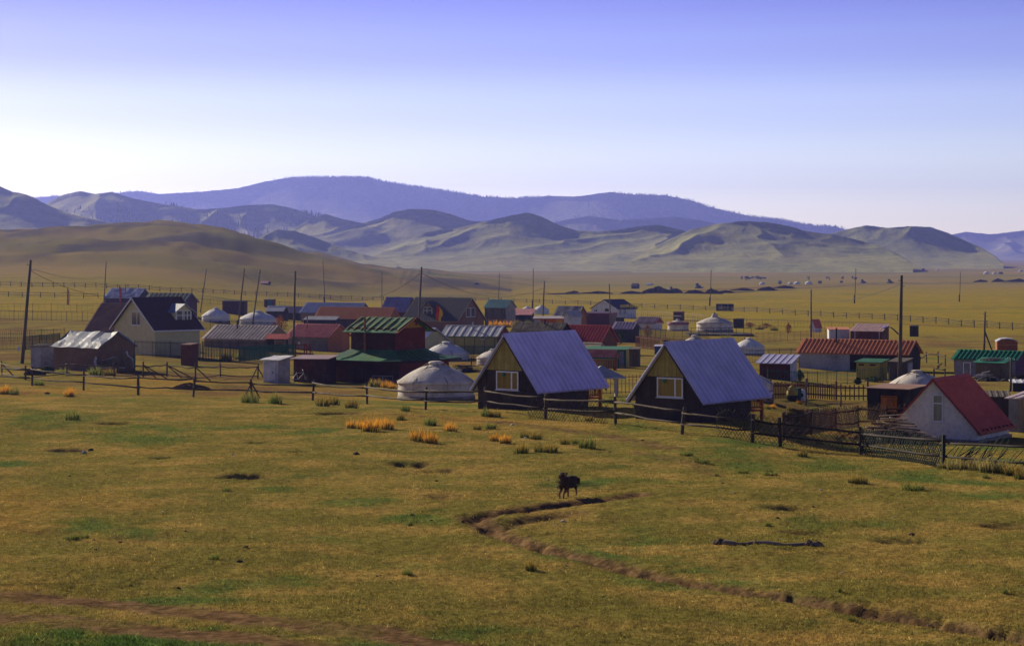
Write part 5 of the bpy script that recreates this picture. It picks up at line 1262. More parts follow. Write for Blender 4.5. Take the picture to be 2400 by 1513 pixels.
# ------------------------------------------------------------------ flags, gate, bicycle, small yard things
def flag(label, top, bot, col1, col2, wpx, hpx, d=None):
    p = G(*bot) if not d else V(((bot[0]-1200)/F*d, d, tz((bot[0]-1200)/F*d, d)))
    q = pt(top[0], top[1], p.y)-p; s = p.y/F
    t = thing('prayer_flag', label, 'flag', p); MB().tube([(0, 0, -.2), q], .03, 5).build('pole', W_GREY, t)
    n = 10; w, h = wpx*s, hpx*s
    for k, (c, f0, f1) in enumerate(((col1, 0, .55), (col2, .5, 1))):
        vs = []
        for i in range(n+1):
            f = i/n; z = q.z-.1-h*f; wd = w*(.35+.65*math.sin(min(1, f*1.2+.15)*math.pi*.8)) if wpx > 6 else w
            for j in range(4):
                g = f0+(f1-f0)*j/3; vs.append(V((q.x*(z/q.z)+wd*g, .06*math.sin(f*7+g*5), z-h*.25*g)))
        ob = MB().add(vs, [(i*4+j, (i+1)*4+j, (i+1)*4+j+1, i*4+j+1) for i in range(n) for j in range(3)]).build('cloth', c, t)
        sd = ob.modifiers.new('thick', 'SOLIDIFY'); sd.thickness = .012
FR, FY, FP = mat('flag_red', (.55, .05, .04)), mat('flag_yellow', (.62, .36, .03)), mat('flag_pink', (.6, .2, .26))
flag('red and yellow flag on a thin pole beside the temple', (1023, 711), (1016, 838), FR, FY, 16, 34)
flag('faded pink prayer flag in its fenced plot on the grass', (158, 673), (157, 717), FP, FY, 5, 38)
flag('pink streamer flag in front of the crumpled blue-grey roof', (280, 667), (279, 716), FP, FR, 5, 34, d=330)
p = G(707, 838); t = thing('gate_frame', 'red painted wooden gate frame by the green fence', 'gate', p); GR_ = paint('gate_red', (.30, .04, .025))
for x in (-.75, .35, .62, 1.05): MB().box((x*.9, 0, .75), (.13, .12, 1.7)).build('post', GR_, t)
for z in (.5, 1.0, 1.45): MB().beam((-.68, 0, z), (.56, 0, z), .07, .11).build('rail', GR_, t)
MB().tube([(1.0, -.1, 1.0), (1.5, -.2, 0)], .05, 6).build('brace', GR_, t)
MB().box((-.3, 0, 1.65), (.18, .18, .22)).build('white_can', M_WHITE, t)
p = G(701, 898); t = thing('bicycle', 'bicycle leaning against the dark red temple annex', 'bicycle', p, .2); BK = M_STEEL
for x in (-.5, .5):
    w = MB(); n = 20
    w.tube([(x+.32*math.cos(6.283*i/n), .1, .33+.32*math.sin(6.283*i/n)) for i in range(n+1)], .022, 5, False); wo = w.build('wheel', M_IRON, t)
    sp = MB()
    for i in range(8): sp.tube([(x, .1, .33), (x+.31*math.cos(.785*i), .1, .33+.31*math.sin(.785*i))], .004, 3)
    sp.build('spokes', BK, wo)
for a, c in (((-.5, .33), (-.08, .3)), ((-.5, .33), (-.2, .78)), ((-.08, .3), (-.22, .88)), ((-.2, .78), (.34, .82)), ((-.08, .3), (.34, .75)), ((.5, .33), (.3, .98))):
    MB().tube([(a[0], .1, a[1]), (c[0], .1, c[1])], .02, 6).build('frame_tube', BK, t)
MB().box((-.24, .1, .93), (.26, .12, .06)).build('saddle', M_IRON, t); MB().tube([(.3, -.2, 1.02), (.3, .1, 1.0), (.3, .4, 1.02)], .015, 6).build('handlebar', BK, t)
p = G(1857, 938); t = thing('sack', 'bulging yellow sack resting in a dark tub', 'sack', p)
MB().lathe([(.36, .3), (.42, .5), (.36, .8), (.2, 1.0), (.04, 1.12)], 16, lambda i, q, r, z: (.04*mnoise.noise(V((math.cos(q)*2, math.sin(q)*2, z*3))), 0)).build('bag', mat('sack_yellow', (.45, .36, .08)), t, True)
MB().lathe([(.36, -.05), (.42, .35), (.44, .4)], 16).build('tub', M_IRON, t)
p = G(1868, 938); prop(MB().lathe([(.30, -.05), (.31, .28), (.29, .3), (.31, .32), (.31, .58), (.29, .6), (.3, .62), (.3, .88), (.26, .9)], 18).build('barrel', mat('barrel_green', (.03, .12, .09)), loc=p), 'dark green oil drum next to the yellow sack', 'barrel')
p = G(1878, 939); t = thing('washing_machine', 'small white drum washer beside the green oil drum', 'appliance', p)
MB().lathe([(.26, 0), (.28, .1), (.28, .75), (.2, .8)], 16).build('drum', M_WHITE, t); MB().tube([(-.02, -.27, .42), (-.02, -.31, .42)], .14, 12).build('hatch', M_IRON, t)
for lab, x, y, h in (('lone weathered stake on the lawn before the picket fence', 1970, 955, 1.05), ('tall thin stake beside the yellow sack', 1889, 950, 1.9), ('charred post standing by the white ger and woodpile', 1041, 868, 1.0), ('leaning charred post before the cream quilted ger', 1104, 862, 1.0)):
    p = G(x, y); prop(MB().tube([(0, 0, -.2), (.03, 0, h*.5), (.05, 0, h)], [.06, .055, .05], 7).build('stake', W_DARK if 'charred' in lab else W_GREY, loc=p), lab, 'post')
def stick_pile(label, cx, by, wpx, hpx, n, m, seed, ln=1.6, name='woodpile'):
    rs = random.Random(seed); p = G(cx, by); s = p.y/F; t = thing(name, label, 'woodpile', p)
    for i in range(n):
        x = rs.gauss(0, wpx*s*.26); x = max(-wpx*s*.5, min(wpx*s*.5, x)); z = rs.random()**1.2*hpx*s*max(.2, 1-abs(x)/(wpx*s*.55)); y = rs.uniform(-.3, 1.2); q = rs.gauss(.0, .35); l = ln*rs.uniform(.5, 1.1)
        MB().beam((x-l/2*math.cos(q), y-l/2*math.sin(q), z+.05+rs.uniform(-.1, .1)), (x+l/2*math.cos(q), y+l/2*math.sin(q), z+.05+rs.uniform(-.1, .1)), rs.uniform(.05, .12), rs.uniform(.03, .06)).build('stick', m if rs.random() < .7 else W_BROWN, t)
    MB().lathe([(wpx*s*.4, -.1), (wpx*s*.3, hpx*s*.25), (wpx*s*.15, hpx*s*.45), (.05, hpx*s*.5)], 14, lambda i, q, r, z: (.25*mnoise.noise(V((math.cos(q)*2, math.sin(q)*2, z))), 0)).build('core', W_BROWN if hpx > 50 else W_DARK, t)
stick_pile('heap of pale split boards against the white cabin wall', 2092, 1040, 150, 62, 190, wood('split_pale', (.58, .45, .29), (.40, .29, .18)), 4)
stick_pile('dark brushwood heap between the gers and the steep cabin', 1088, 872, 80, 22, 60, W_DARK, 5)
stick_pile('scrap heap with pale wrapping under the board lean-to', 2312, 892, 70, 20, 50, M_STEEL, 6, 1.0, 'scrap_heap')
stick_pile('dark scrap heap beside the green-roofed shack doorway', 2385, 893, 50, 24, 30, W_DARK, 7, 1.2, 'scrap_heap')
def mound(label, cx, by, wpx, hpx, seed, m, dep=.5, name='dirt_mound', group=None, d=None):
    p = G(cx, by); s = p.y/F; w, h = wpx*s/2, hpx*s; n, k = 22, 7; vs = []; fs = []
    for i in range(k):
        f = i/(k-1)
        for j in range(n):
            q = 6.2832*j/n; ns = mnoise.fractal(V((math.cos(q)*1.5+seed*3.3, math.sin(q)*1.5, f*2)), 1, 2, 4)
            r = (1-f)*(1+.35*ns); vs.append((w*r*math.cos(q), w*dep*r*math.sin(q)+w*dep*.6, h*(1-(1-f)**1.6)*(1+.3*ns)-.15*h*(f == 0)))
    for i in range(k-1):
        for j in range(n): fs.append((i*n+j, i*n+(j+1) % n, (i+1)*n+(j+1) % n, (i+1)*n+j))
    fs.append(tuple(range((k-1)*n, k*n)))
    return prop(MB().add(vs, fs).build(name, m, loc=p), label, name.split('_')[-1], group)
M_SOIL = mat('soil_dark', (.07, .052, .04), (.035, .028, .022), .6, 1, .05, 0, None, None, 0, .8, 2); M_SOIL_B = mat('soil_brown', (.16, .10, .055), (.085, .055, .032), 1.5, 1, .05, 0, None, None, 0, .8, 4)
mound('low dug earth heap beside the rail fence braces', 440, 912, 95, 14, 3, M_SOIL_B)
mound('dark dung heap at the mud shed corner', 80, 880, 50, 14, 4, M_SOIL)
for i, (x, y, w, h) in enumerate([(1330, 690, 90, 4), (1400, 689, 90, 6), (1345, 686, 40, 5), (1480, 688, 60, 6), (1545, 687, 75, 14), (1585, 686, 40, 10), (1630, 687, 60, 8), (1668, 688, 50, 12), (1700, 686, 50, 6), (1740, 681, 60, 6), (1800, 680, 45, 8), (1840, 676, 60, 7), (2300, 661, 40, 6), (2340, 661, 36, 8), (2385, 661, 60, 7)]):
    mound('dark bank of dug earth along the new road cutting', x, y, w, h, i, M_SOIL, .35, 'earth_bank', 'dug earth banks by the road')
# ------------------------------------------------------------------ far plain: huts, gers, machines, herd
def far_hut(label, cx, by, w, h, wallm, roofm, yaw=-25): return gable('far_hut', label, 'hut', (cx, by), cx-w*.65, cx+w*.35, yaw, by-h*.55, by-h, wallm, roofm, rib=0, over=.2)
far_hut('lonely dark hut with faded red roof on the hill foot', 626, 669, 23, 11, W_DARK, metal('faded_red', (.34, .13, .12)))
far_hut('white box hut at the end of the low ridge', 1119, 670, 9, 7, M_WHITE, W_DARK)
far_hut('dark hut with a pale window by the road bank', 1492, 676, 19, 12, W_DARK, W_DARK)
far_hut('low pale shed on the green strip behind the road bank', 1525, 668, 15, 5, M_WHITE, M_STEEL)
far_hut('distant hut at the foot of the rounded hills', 1088, 613, 7, 5, W_DARK, W_DARK); far_hut('distant hut beside its twin under the rounded hills', 1099, 612, 7, 5, W_GREY, W_DARK)
far_hut('brown hut on the plain past the far gers', 1923, 664, 8, 6, W_BROWN, W_DARK); far_hut('small black hut between the far gers and the tractors', 1973, 663, 6, 5, W_DARK, W_DARK)
far_hut('black hut in the line of the far gers', 1829, 665, 7, 8, W_DARK, M_STEEL); far_hut('far hut below the dark headland', 2165, 634, 7, 5, W_BROWN, W_DARK); far_hut('grey far hut by the distant camp', 2347, 642, 10, 5, W_GREY, W_DARK)
for x, y, w, lab in ((1786, 667, 13, 'far white ger at the end of the camp line'), (1852, 666, 11, 'far ger next to the black hut'), (1868, 666, 14, 'far broad ger in the middle of the camp line'), (1895, 666, 16, 'far double ger with an awning in the camp line'), (2197, 634, 7, 'tiny distant ger below the dark headland'), (1935, 630, 6, 'tiny distant ger at the hill foot'), (2312, 642, 13, 'distant ger of the far camp'), (2331, 642, 10, 'distant ger by the grey far hut'), (2392, 637, 10, 'distant ger beyond the earth bank'), (887+1147-963, 625, 5, 'tiny ger in the misty valley')):
    ger(lab, x, y, w, y-w*.5, .5, M_FELT_NEW, False, group='gers of the far camps', bands=0, seed=x % 17)
def tractor(label, cx, by, w):
    p = G(cx, by); s = w*p.y/F/6.0; t = thing('bulldozer', label, 'bulldozer', p, .3, 'earth-moving machines on the road'); t.scale = (s,)*3
    Y = paint('machine_blue', (.08, .10, .16))
    MB().box((-.3, 0, 1.5), (3.6, 1.6, 1.1)).build('body', Y, t); MB().box((-.9, 0, 2.6), (1.6, 1.5, 1.4)).build('cab', M_GLASS, t); MB().box((-.9, 0, 3.35), (1.8, 1.7, .15)).build('cab_roof', Y, t)
    for y in (-1, 1): MB().prism([(-2, y*.9, .1), (1.6, y*.9, .1), (2, y*.9, .6), (1.6, y*.9, 1.1), (-2, y*.9, 1.1), (-2.4, y*.9, .6)], (0, .5*y, 0)).build('track', M_IRON, t)
    MB().prism([(2.6, -1.7, 0), (2.9, -1.7, .1), (2.7, -1.7, .7), (2.9, -1.7, 1.3), (2.5, -1.7, 1.3), (2.4, -1.7, .6)], (0, 3.4, 0)).build('blade', Y, t)
    MB().tube([(.9, .3, 2), (.9, .3, 3)], .08, 6).build('exhaust', M_IRON, t)
for x, y, w, lab in ((1637, 676, 22, 'bulldozer working behind the dark earth banks'), (1575, 681, 16, 'small bulldozer parked between two earth heaps'), (2023, 664, 16, 'bulldozer on the road next to the tall plain pole'), (2086, 664, 17, 'bulldozer on the road beside the thick pole')): tractor(lab, x, y, w)
def beast():
    m = MB(); m.tube([(-.9, 0, 1.05), (-.6, 0, 1.1), (0, 0, 1.05), (.6, 0, 1.15), (.95, 0, 1.35), (1.2, 0, 1.45), (1.5, 0, 1.15)], [.2, .36, .42, .38, .24, .19, .11], 8)
    for x in (-.65, .55):
        for y in (-.18, .18): m.tube([(x, y, .95), (x+.03, y, .5), (x, y, 0)], [.14, .08, .06], 6)
    m.tube([(-.92, 0, 1.2), (-1.1, 0, .7)], .04, 4)
    return m
bm0 = beast().build('cow', mat('hide_dark', (.035, .025, .02))); rs = random.Random(5)
hl = 'dark grazing animal of the scattered herd on the far plain'
for i in range(26):
    o = bm0 if i == 0 else bm0.copy()
    if i: COL.objects.link(o)
    x = 1738+rs.random()*58 if i < 18 else rs.choice((1885+rs.random()*26, 1925+rs.random()*20, 1970+rs.random()*35)); p = G(x, 654+rs.uniform(-1.5, 2.0)); o.location = p; o.rotation_euler = (0, 0, rs.uniform(0, 6.28)); s = rs.uniform(1.0, 1.5); o.scale = (s, s, s)
    prop(o, hl, 'cattle', 'herd grazing on the far plain')
# ------------------------------------------------------------------ vegetation
def blade_material(name, base, tip, tip2=None):
    m, nt, b = base_mat(name, .9, .15)
    a = nt.nodes.new('ShaderNodeAttribute'); a.attribute_name = 'h'
    r = nt.nodes.new('ShaderNodeAttribute'); r.attribute_name = 'rnd'
    t = nmix(nt, r.outputs['Fac'], tip, tip2 or tuple(v*.6 for v in tip))
    col = nmix(nt, nrange(nt, a.outputs['Fac'], .1, .8), base, t)
    nt.links.new(col, b.inputs['Base Color'])
    tr = nt.nodes.new('ShaderNodeBsdfTranslucent'); nt.links.new(col, tr.inputs['Color'])
    ms = nt.nodes.new('ShaderNodeMixShader'); ms.inputs[0].default_value = .55
    out = nt.nodes['Material Output']; nt.links.new(b.outputs[0], ms.inputs[1]); nt.links.new(tr.outputs[0], ms.inputs[2]); nt.links.new(ms.outputs[0], out.inputs[0])
    return m
def blades_mesh(name, n, rad, h, seed, m, w=.012, lean=.5):
    rs = np.random.RandomState(seed); V_, F_, H_, Q_ = [], [], [], []
    for i in range(n):
        r = rad*math.sqrt(rs.rand()); q = rs.rand()*6.283; x, y = r*math.cos(q), r*math.sin(q)
        hh = h*rs.uniform(.55, 1.1)*(1-.45*(r/rad)**2); lx, ly = x/rad*lean*hh+rs.randn()*.06*hh*2, y/rad*lean*hh+rs.randn()*.06*hh*2
        a = rs.rand()*3.14; dx, dy = math.cos(a)*w*rs.uniform(.7, 1.4), math.sin(a)*w; k = len(V_)
        V_ += [(x-dx, y-dy, -.03), (x+dx, y+dy, -.03), (x+lx*.4+dx*.8, y+ly*.4+dy*.8, hh*.6), (x+lx*.4-dx*.8, y+ly*.4-dy*.8, hh*.6), (x+lx, y+ly, hh)]
        F_ += [(k, k+1, k+2, k+3), (k+3, k+2, k+4)]; H_ += [0, 0, .6, .6, 1]; Q_ += [rs.rand()]*5
    me = bpy.data.meshes.new(name); me.from_pydata(V_, [], F_)
    for nm, v in (('h', H_), ('rnd', Q_)):
        a = me.attributes.new(nm, 'FLOAT', 'POINT'); a.data.foreach_set('value', np.array(v, np.float32))
    me.materials.append(m); return me
MT = {'o': blade_material('tussock_orange', (.08, .08, .02), (.75, .32, .03), (.52, .26, .035)), 'g': blade_material('tussock_green', (.06, .10, .02), (.12, .17, .035), (.24, .19, .05)),
      'm': blade_material('tussock_mixed', (.035, .06, .015), (.36, .20, .04), (.13, .14, .035)), 's': blade_material('tussock_straw', (.06, .065, .02), (.40, .29, .12), (.16, .16, .045))}
TM_ = {(k, v): blades_mesh('grass_tussock', 130, .34, .52, 11+v*7+ord(k), MT[k]) for k in MT for v in range(3)}
TLAB = {'o': ('orange-tipped grass tussock growing on the open pasture', 'orange tussocks'), 'g': ('dark green grass tussock growing on the open pasture', 'green tussocks'),
        'm': ('half green half orange grass tussock growing on the open pasture', 'mixed tussocks'), 's': ('tall straw-coloured tussock growing along the lattice fence', 'straw tussocks')}
LM = [(70, 900, 'by the end of the rail fence near the mud shed'), (230, 880, 'at the foot of the mud shed'), (330, 930, 'outside the rail fence below the mud shed'), (610, 940, 'beside the braced fence post'), (655, 897, 'in front of the tin privy'),
      (780, 950, 'outside the rail fence before the temple'), (900, 905, 'against the temple wall'), (870, 1003, 'in the bright orange cluster below the temple'), (940, 965, 'outside the rail fence before the large ger'), (1000, 1015, 'on the open grass below the large ger'), (1150, 975, 'outside the rail fence before the first steep cabin'),
      (1130, 1010, 'on the trampled path below the first steep cabin'), (1250, 1045, 'in the clump of tussocks below the first steep cabin'), (1370, 1045, 'on the grass below the lattice bay of the rail fence'), (1440, 945, 'under the grey umbrella canopy'), (1540, 970, 'at the gable foot of the second steep cabin'),
      (1620, 1075, 'on the grass below the second steep cabin'), (1790, 1105, 'on the grass below the lattice fence corner'), (1900, 960, 'on the lawn before the reddish picket fence'), (2020, 1132, 'below the green lattice fence'), (2150, 1146, 'well below the green lattice fence'), (2010, 960, 'beside the dark wagon shed'),
      (1190, 765, 'in the yard of the patchy shacks'), (1680, 802, 'before the tall ger platform'), (1810, 775, 'in the garden beyond the ger fence'), (545, 845, 'inside the dark green iron fence'), (1575, 800, 'inside the black fence by the small ger'), (180, 1263, 'in the shallow hollow above the dirt track'),
      (560, 1120, 'near the deep black pit'), (520, 1315, 'below the deep pit near the dirt track'), (1240, 1330, 'beside the winding gully'), (1000, 1225, 'near the gully bend'), (1330, 1160, 'near the trotting dog'), (1800, 1225, 'above the half-buried beam'), (1800, 1290, 'beside the half-buried beam'), (2000, 1430, 'along the lower gully'), (2250, 1300, 'on the bare slope past the half-buried beam'), (150, 1000, 'near the small pits below the mud shed'), (250, 1420, 'between the ruts of the dirt track'), (700, 1420, 'on the even grass beside the dirt track'), (1350, 1420, 'on the even grass below the gully')]
def where(px, py): return min(LM, key=lambda q: ((q[0]-px)/1.0)**2+((q[1]-py)*3.0)**2)[2]
def tuss(px, py, wpx, k, hs=1.0, lab=None):
    p = G(px, py); o = bpy.data.objects.new('grass_tussock', TM_[(k, random.randrange(3))]); COL.objects.link(o)
    s = wpx/2/F*p.y/.40; hs *= .55 if (k == 'g' and py > 1050 and hs == 1.0) else 1; o.location = p; o.scale = (s, s*.8, max(.7, s*1.15)*hs); o.rotation_euler = (0, 0, random.uniform(0, 6.28))
    if lab is None or lab[2] == 'yard tussocks':
        w_ = where(px, py); lab = ({'o': 'orange-tipped', 'g': 'dark green', 'm': 'half orange', 's': 'straw-coloured'}[k]+' grass tussock '+w_, 'grass', ({'o': 'orange', 'g': 'green', 'm': 'mixed', 's': 'straw'}[k]+' tussocks '+w_)[:60])
    prop(o, *lab)
for x, y, w, k in [(870, 1010, 56, 'o'), (908, 1006, 44, 'o'), (826, 999, 32, 'o'), (845, 1002, 30, 'o'), (890, 1000, 36, 'o'), (978, 1034, 50, 'o'), (1008, 1038, 48, 'o'), (1056, 1012, 36, 'o'), (1160, 1033, 34, 'o'), (1184, 1038, 36, 'o'), (1118, 1006, 28, 'm'), (1222, 1062, 46, 'm'), (1266, 1060, 40, 'm'), (1292, 1062, 40, 'm'),
                   (757, 952, 40, 'm'), (780, 950, 40, 'm'), (825, 956, 42, 'm'), (950, 961, 30, 'g'), (1140, 975, 34, 'g'), (1160, 976, 32, 'm'), (1150, 1005, 30, 'g'), (1230, 1024, 34, 'm'), (1256, 1028, 34, 'm'), (940, 986, 30, 'm'), (1008, 997, 36, 'g'),
                   (163, 931, 34, 'o'), (10, 922, 36, 'o'), (33, 923, 30, 'g'), (585, 944, 48, 'g'), (645, 947, 44, 'g'), (1324, 1041, 28, 'm'), (1348, 1040, 26, 'g'), (1376, 1050, 50, 'g'), (1608, 1068, 40, 'g'), (1645, 1083, 44, 'g'), (1805, 1110, 40, 'g'), (1740, 1105, 30, 'g'), (1800, 1100, 30, 'g'),
                   (2000, 1132, 34, 'm'), (2024, 1132, 34, 'm'), (2140, 1146, 56, 'g'), (1245, 1334, 30, 'm'), (165, 1265, 40, 'g'), (190, 1262, 46, 'g'), (955, 1348, 30, 'g'), (960, 1228, 18, 'g'), (1800, 1228, 18, 'g'), (1680, 1118, 12, 'g'), (500, 1315, 30, 'g'), (2310, 1118, 20, 'g'), (530, 1150, 30, 'g'),
                   (2355, 1395, 20, 'g'), (1968, 1390, 12, 'g'), (1995, 1452, 20, 'g'), (170, 982, 40, 'g'), (1880, 1068, 34, 'm')]: tuss(x, y, w, k)
for x, y, w in [(2212, 1094, 34), (2236, 1100, 44), (2262, 1098, 44), (2290, 1104, 50), (2318, 1108, 54), (2346, 1110, 50), (2372, 1114, 46), (2395, 1122, 46), (2276, 1092, 40), (2330, 1098, 44), (2416, 1118, 50)]: tuss(x, y, w, 's' if w != 46 else 'm', 1.0, ('tall straw-coloured tussock growing along the lattice fence', 'grass', 'straw tussocks'))
YL = ('grass tussock growing in the yards behind the rail fence', 'grass', 'yard tussocks')
for x, y, w, k in [(90, 903, 40, 'g'), (225, 880, 50, 'g'), (258, 880, 46, 'm'), (150, 878, 40, 'g'), (640, 897, 20, 'o'), (652, 897, 26, 'o'), (668, 897, 22, 'o'), (795, 893, 18, 'g'), (880, 906, 50, 'm'), (905, 908, 44, 'o'), (920, 910, 36, 'o'), (1435, 945, 44, 'g'), (1462, 947, 50, 'g'), (1420, 943, 40, 'g'), (1850, 962, 30, 'm'), (1905, 964, 26, 'g'), (1934, 965, 30, 'm'), (1812, 956, 26, 'o'), (1798, 955, 26, 'm'), (1873, 945, 26, 'o'),
                   (2005, 960, 30, 'm'), (2020, 962, 30, 'm'), (1380, 985, 30, 'm'), (1510, 960, 36, 's'), (1540, 972, 44, 's'), (1570, 978, 44, 's'), (1495, 955, 34, 's'), (1160, 765, 40, 'o'), (1185, 766, 40, 'o'), (1210, 765, 40, 'm'), (1238, 766, 40, 'g'), (1700, 800, 40, 'g'), (1660, 805, 40, 'm'), (1780, 772, 30, 'm'), (1815, 776, 30, 'm'), (560, 842, 40, 'g'), (530, 846, 50, 'g'), (1560, 800, 30, 'm')]: tuss(x, y, w*.8, k, .85, YL)
def shrub(label, px, py, wpx, hpx, c1, c2, seed, group=None):
    p = G(px, py); s = p.y/F; w, h = wpx*s/2, hpx*s; rs = np.random.RandomState(seed); t = thing('shrub', label, 'bush', p, 0, group)
    st = MB()
    for i in range(6):
        q = i*1.05; st.tube([(0, 0, -.1), (w*.3*math.cos(q), w*.3*math.sin(q), h*.45), (w*.6*math.cos(q), w*.6*math.sin(q), h*.85)], [.04, .025, .01], 5)
    st.build('stem', W_BROWN, t)
    m = MB()
    for i in range(420):
        q = rs.rand()*6.283; f = rs.rand()**.6; r = w*math.sqrt(rs.rand())*(math.sin(f*2.6+.35)); c = V((r*math.cos(q), r*math.sin(q), h*f*(1+.1*rs.randn())))
        a = V(rs.randn(3)).normalized(); b_ = a.orthogonal().normalized(); l = .09*rs.uniform(.6, 1.4)*max(1, h/1.6); m.add([c-a*l, c+b_*l*.5, c+a*l, c-b_*l*.5], [(0, 1, 2, 3)])
    m.build('foliage', mat('leaf_'+str(seed), c1, c2, 2.5, .9, .1), t)
shrub('bright orange autumn shrub beside the clean ger', 657, 774, 34, 32, (.62, .24, .02), (.45, .15, .015), 1)
shrub('small orange shrub before the white red-gabled shed', 1518, 790, 24, 26, (.55, .22, .02), (.3, .16, .03), 2)
shrub('thin orange sapling in the garden beyond the ger fence', 1848, 782, 16, 22, (.5, .18, .04), (.36, .12, .03), 3)
shrub('dark green bush against the dark log shed', 1455, 806, 32, 26, (.04, .085, .03), (.025, .05, .02), 4)
shrub('rust red low shrub beyond the dark hut', 1795, 768, 46, 10, (.34, .11, .03), (.24, .08, .03), 5)
shrub('rust red low shrub by the dark hut railing', 1757, 766, 30, 10, (.30, .09, .03), (.2, .07, .03), 6)
shrub('dark bush by the maroon lilac-roofed shed', 1874, 892, 22, 24, (.04, .07, .03), (.025, .045, .02), 7)
shrub('small green bush beside the yellow double privy', 2010, 900, 18, 14, (.04, .08, .03), (.03, .05, .02), 8)
shrub('weedy green clump along the plank shed', 2050, 894, 50, 10, (.07, .10, .03), (.05, .07, .02), 9)
shrub('green weeds at the foot of the mud shed', 112, 873, 36, 14, (.06, .10, .03), (.04, .07, .02), 10)

# short grazed grass over the near pasture
rs = np.random.RandomState(8); N = 420000
uu = rs.uniform(-.27, .27, N); dd_ = 1/rs.uniform(1/118., 1/39., N); gx, gy = uu*dd_, dd_
gz = terrain(gx, gy)
dirt_at = np.zeros(N)
ri = np.clip(np.searchsorted(rows, gy), 0, len(rows)-1); ci = np.clip(np.searchsorted(cols, uu), 0, len(cols)-1)
dirt_at = dirt[ri, ci]; green_at = green[ri, ci]
keep = (rs.rand(N) > dirt_at*1.1) & (fbm(gx/1.7+3, gy/1.7, 3) > -.38+.35*rs.rand(N)-.2)
gx, gy, gz, green_at = gx[keep], gy[keep], gz[keep], green_at[keep]; n = len(gx)
hh = (.028+.045*rs.rand(n)**2)*(1+1.0*green_at)*(.8+.6*np.clip(fbm(gx/4, gy/4, 3)+.4, 0, 1)); ww = .007+.006*rs.rand(n)+gy*4e-5
a = rs.rand(n)*3.1416; lx, ly = rs.randn(n)*hh*.7, rs.randn(n)*hh*.7
Vg = np.zeros((n, 3, 3), np.float32)
Vg[:, 0] = np.stack([gx-np.cos(a)*ww, gy-np.sin(a)*ww, gz-.01], -1); Vg[:, 1] = np.stack([gx+np.cos(a)*ww, gy+np.sin(a)*ww, gz-.01], -1); Vg[:, 2] = np.stack([gx+lx, gy+ly, gz+hh], -1)
me = bpy.data.meshes.new('grass'); me.vertices.add(n*3); me.vertices.foreach_set('co', Vg.ravel()); me.loops.add(n*3); me.polygons.add(n)
me.loops.foreach_set('vertex_index', np.arange(n*3, dtype=np.int32)); me.polygons.foreach_set('loop_start', np.arange(0, n*3, 3, dtype=np.int32)); me.update(calc_edges=True)
rv = rs.rand(n); rv = np.where(rs.rand(n) < .02, 2.6, rv)  # a few blades made paler, dew glints put into their colour
for nm, v in (('rnd', np.repeat(rv, 3)), ('green', np.repeat(green_at, 3))):
    at_ = me.attributes.new(nm, 'FLOAT', 'POINT'); at_.data.foreach_set('value', v.astype(np.float32))
me.materials.append(ground_material(True)); o = bpy.data.objects.new('grass', me); COL.objects.link(o)
prop(o, 'short grazed yellow-green grass over the near pasture', 'grass', kind='stuff')

# ------------------------------------------------------------------ stones, clods, litter on the pasture
def rock_mesh(seed, fl=.6):
    bm = bmesh.new(); bmesh.ops.create_icosphere(bm, subdivisions=2, radius=1)
    for v in bm.verts:
        n_ = mnoise.fractal(v.co*1.1+V((seed*5, 0, 0)), 1, 2, 3); v.co *= 1+.45*n_; v.co.z *= fl
    me = bpy.data.meshes.new('rock'); bm.to_mesh(me); bm.free(); return me
M_ROCK_D = mat('stone_dark', (.055, .045, .038), (.03, .025, .022), 4, .95, .1); M_ROCK_P = mat('stone_pale', (.46, .42, .37), (.34, .30, .26), 4, .9, .1)
RM = {}
for k, m_ in (('d', M_ROCK_D), ('p', M_ROCK_P)):
    for s in range(3):
        me = rock_mesh(s+(7 if k == 'p' else 0)); me.materials.append(m_); RM[(k, s)] = me
def rock(x, y, w, k, lab=None, grp=None, name='rock'):
    p = G(x, y); o = bpy.data.objects.new(name, RM[(k, random.randrange(3))]); COL.objects.link(o); s = w/2/F*p.y
    o.location = p+V((0, 0, s*.25)); o.scale = (s, s, s*random.uniform(.8, 1.2)); o.rotation_euler = (0, 0, random.uniform(0, 6))
    prop(o, *( (lab, 'rock', grp) if lab else (('dark clod lying '+where(x, y), 'clod', ('dark clods '+where(x, y))[:60]) if k == 'd' else ('small pale stone lying '+where(x, y), 'stone', ('pale stones '+where(x, y))[:60]))))
rock(196, 1060, 15, 'p', 'pale boulder-like stone beside a dark stone at a pit edge'); rock(213, 1053, 13, 'd', 'dark stone next to the pale stone at a pit edge'); rock(835, 1065, 14, 'd', 'rounded black stone alone on the grass below the orange tussocks')
rock(2137, 1248, 16, 'd', 'black clod right of the half-buried beam'); rock(561, 1319, 14, 'd', 'black angular clod low on the grass in the left half'.replace(' in the left half', ' near green weeds')); rock(1973, 1341, 8, 'p', 'single bright white stone between beam and gully')
rock(576, 1286, 12, 'd'); rock(1320, 1217, 14, 'p', 'pale stone beside the inner gully hollow'); rock(110, 922, 11, 'd', 'dark stone just outside the rail fence by the orange tussock')
rr_ = random.Random(9)
for i in range(58):
    x, y = rr_.uniform(20, 2380), 960+rr_.random()**.8*540
    if y < 1000+max(0, x-1500)*.11: continue
    rock(x, y, rr_.uniform(4, 9), 'd')
for i in range(16):
    x, y = rr_.uniform(20, 2380), rr_.uniform(1120, 1480); rock(x, y, rr_.uniform(3, 6), 'p')
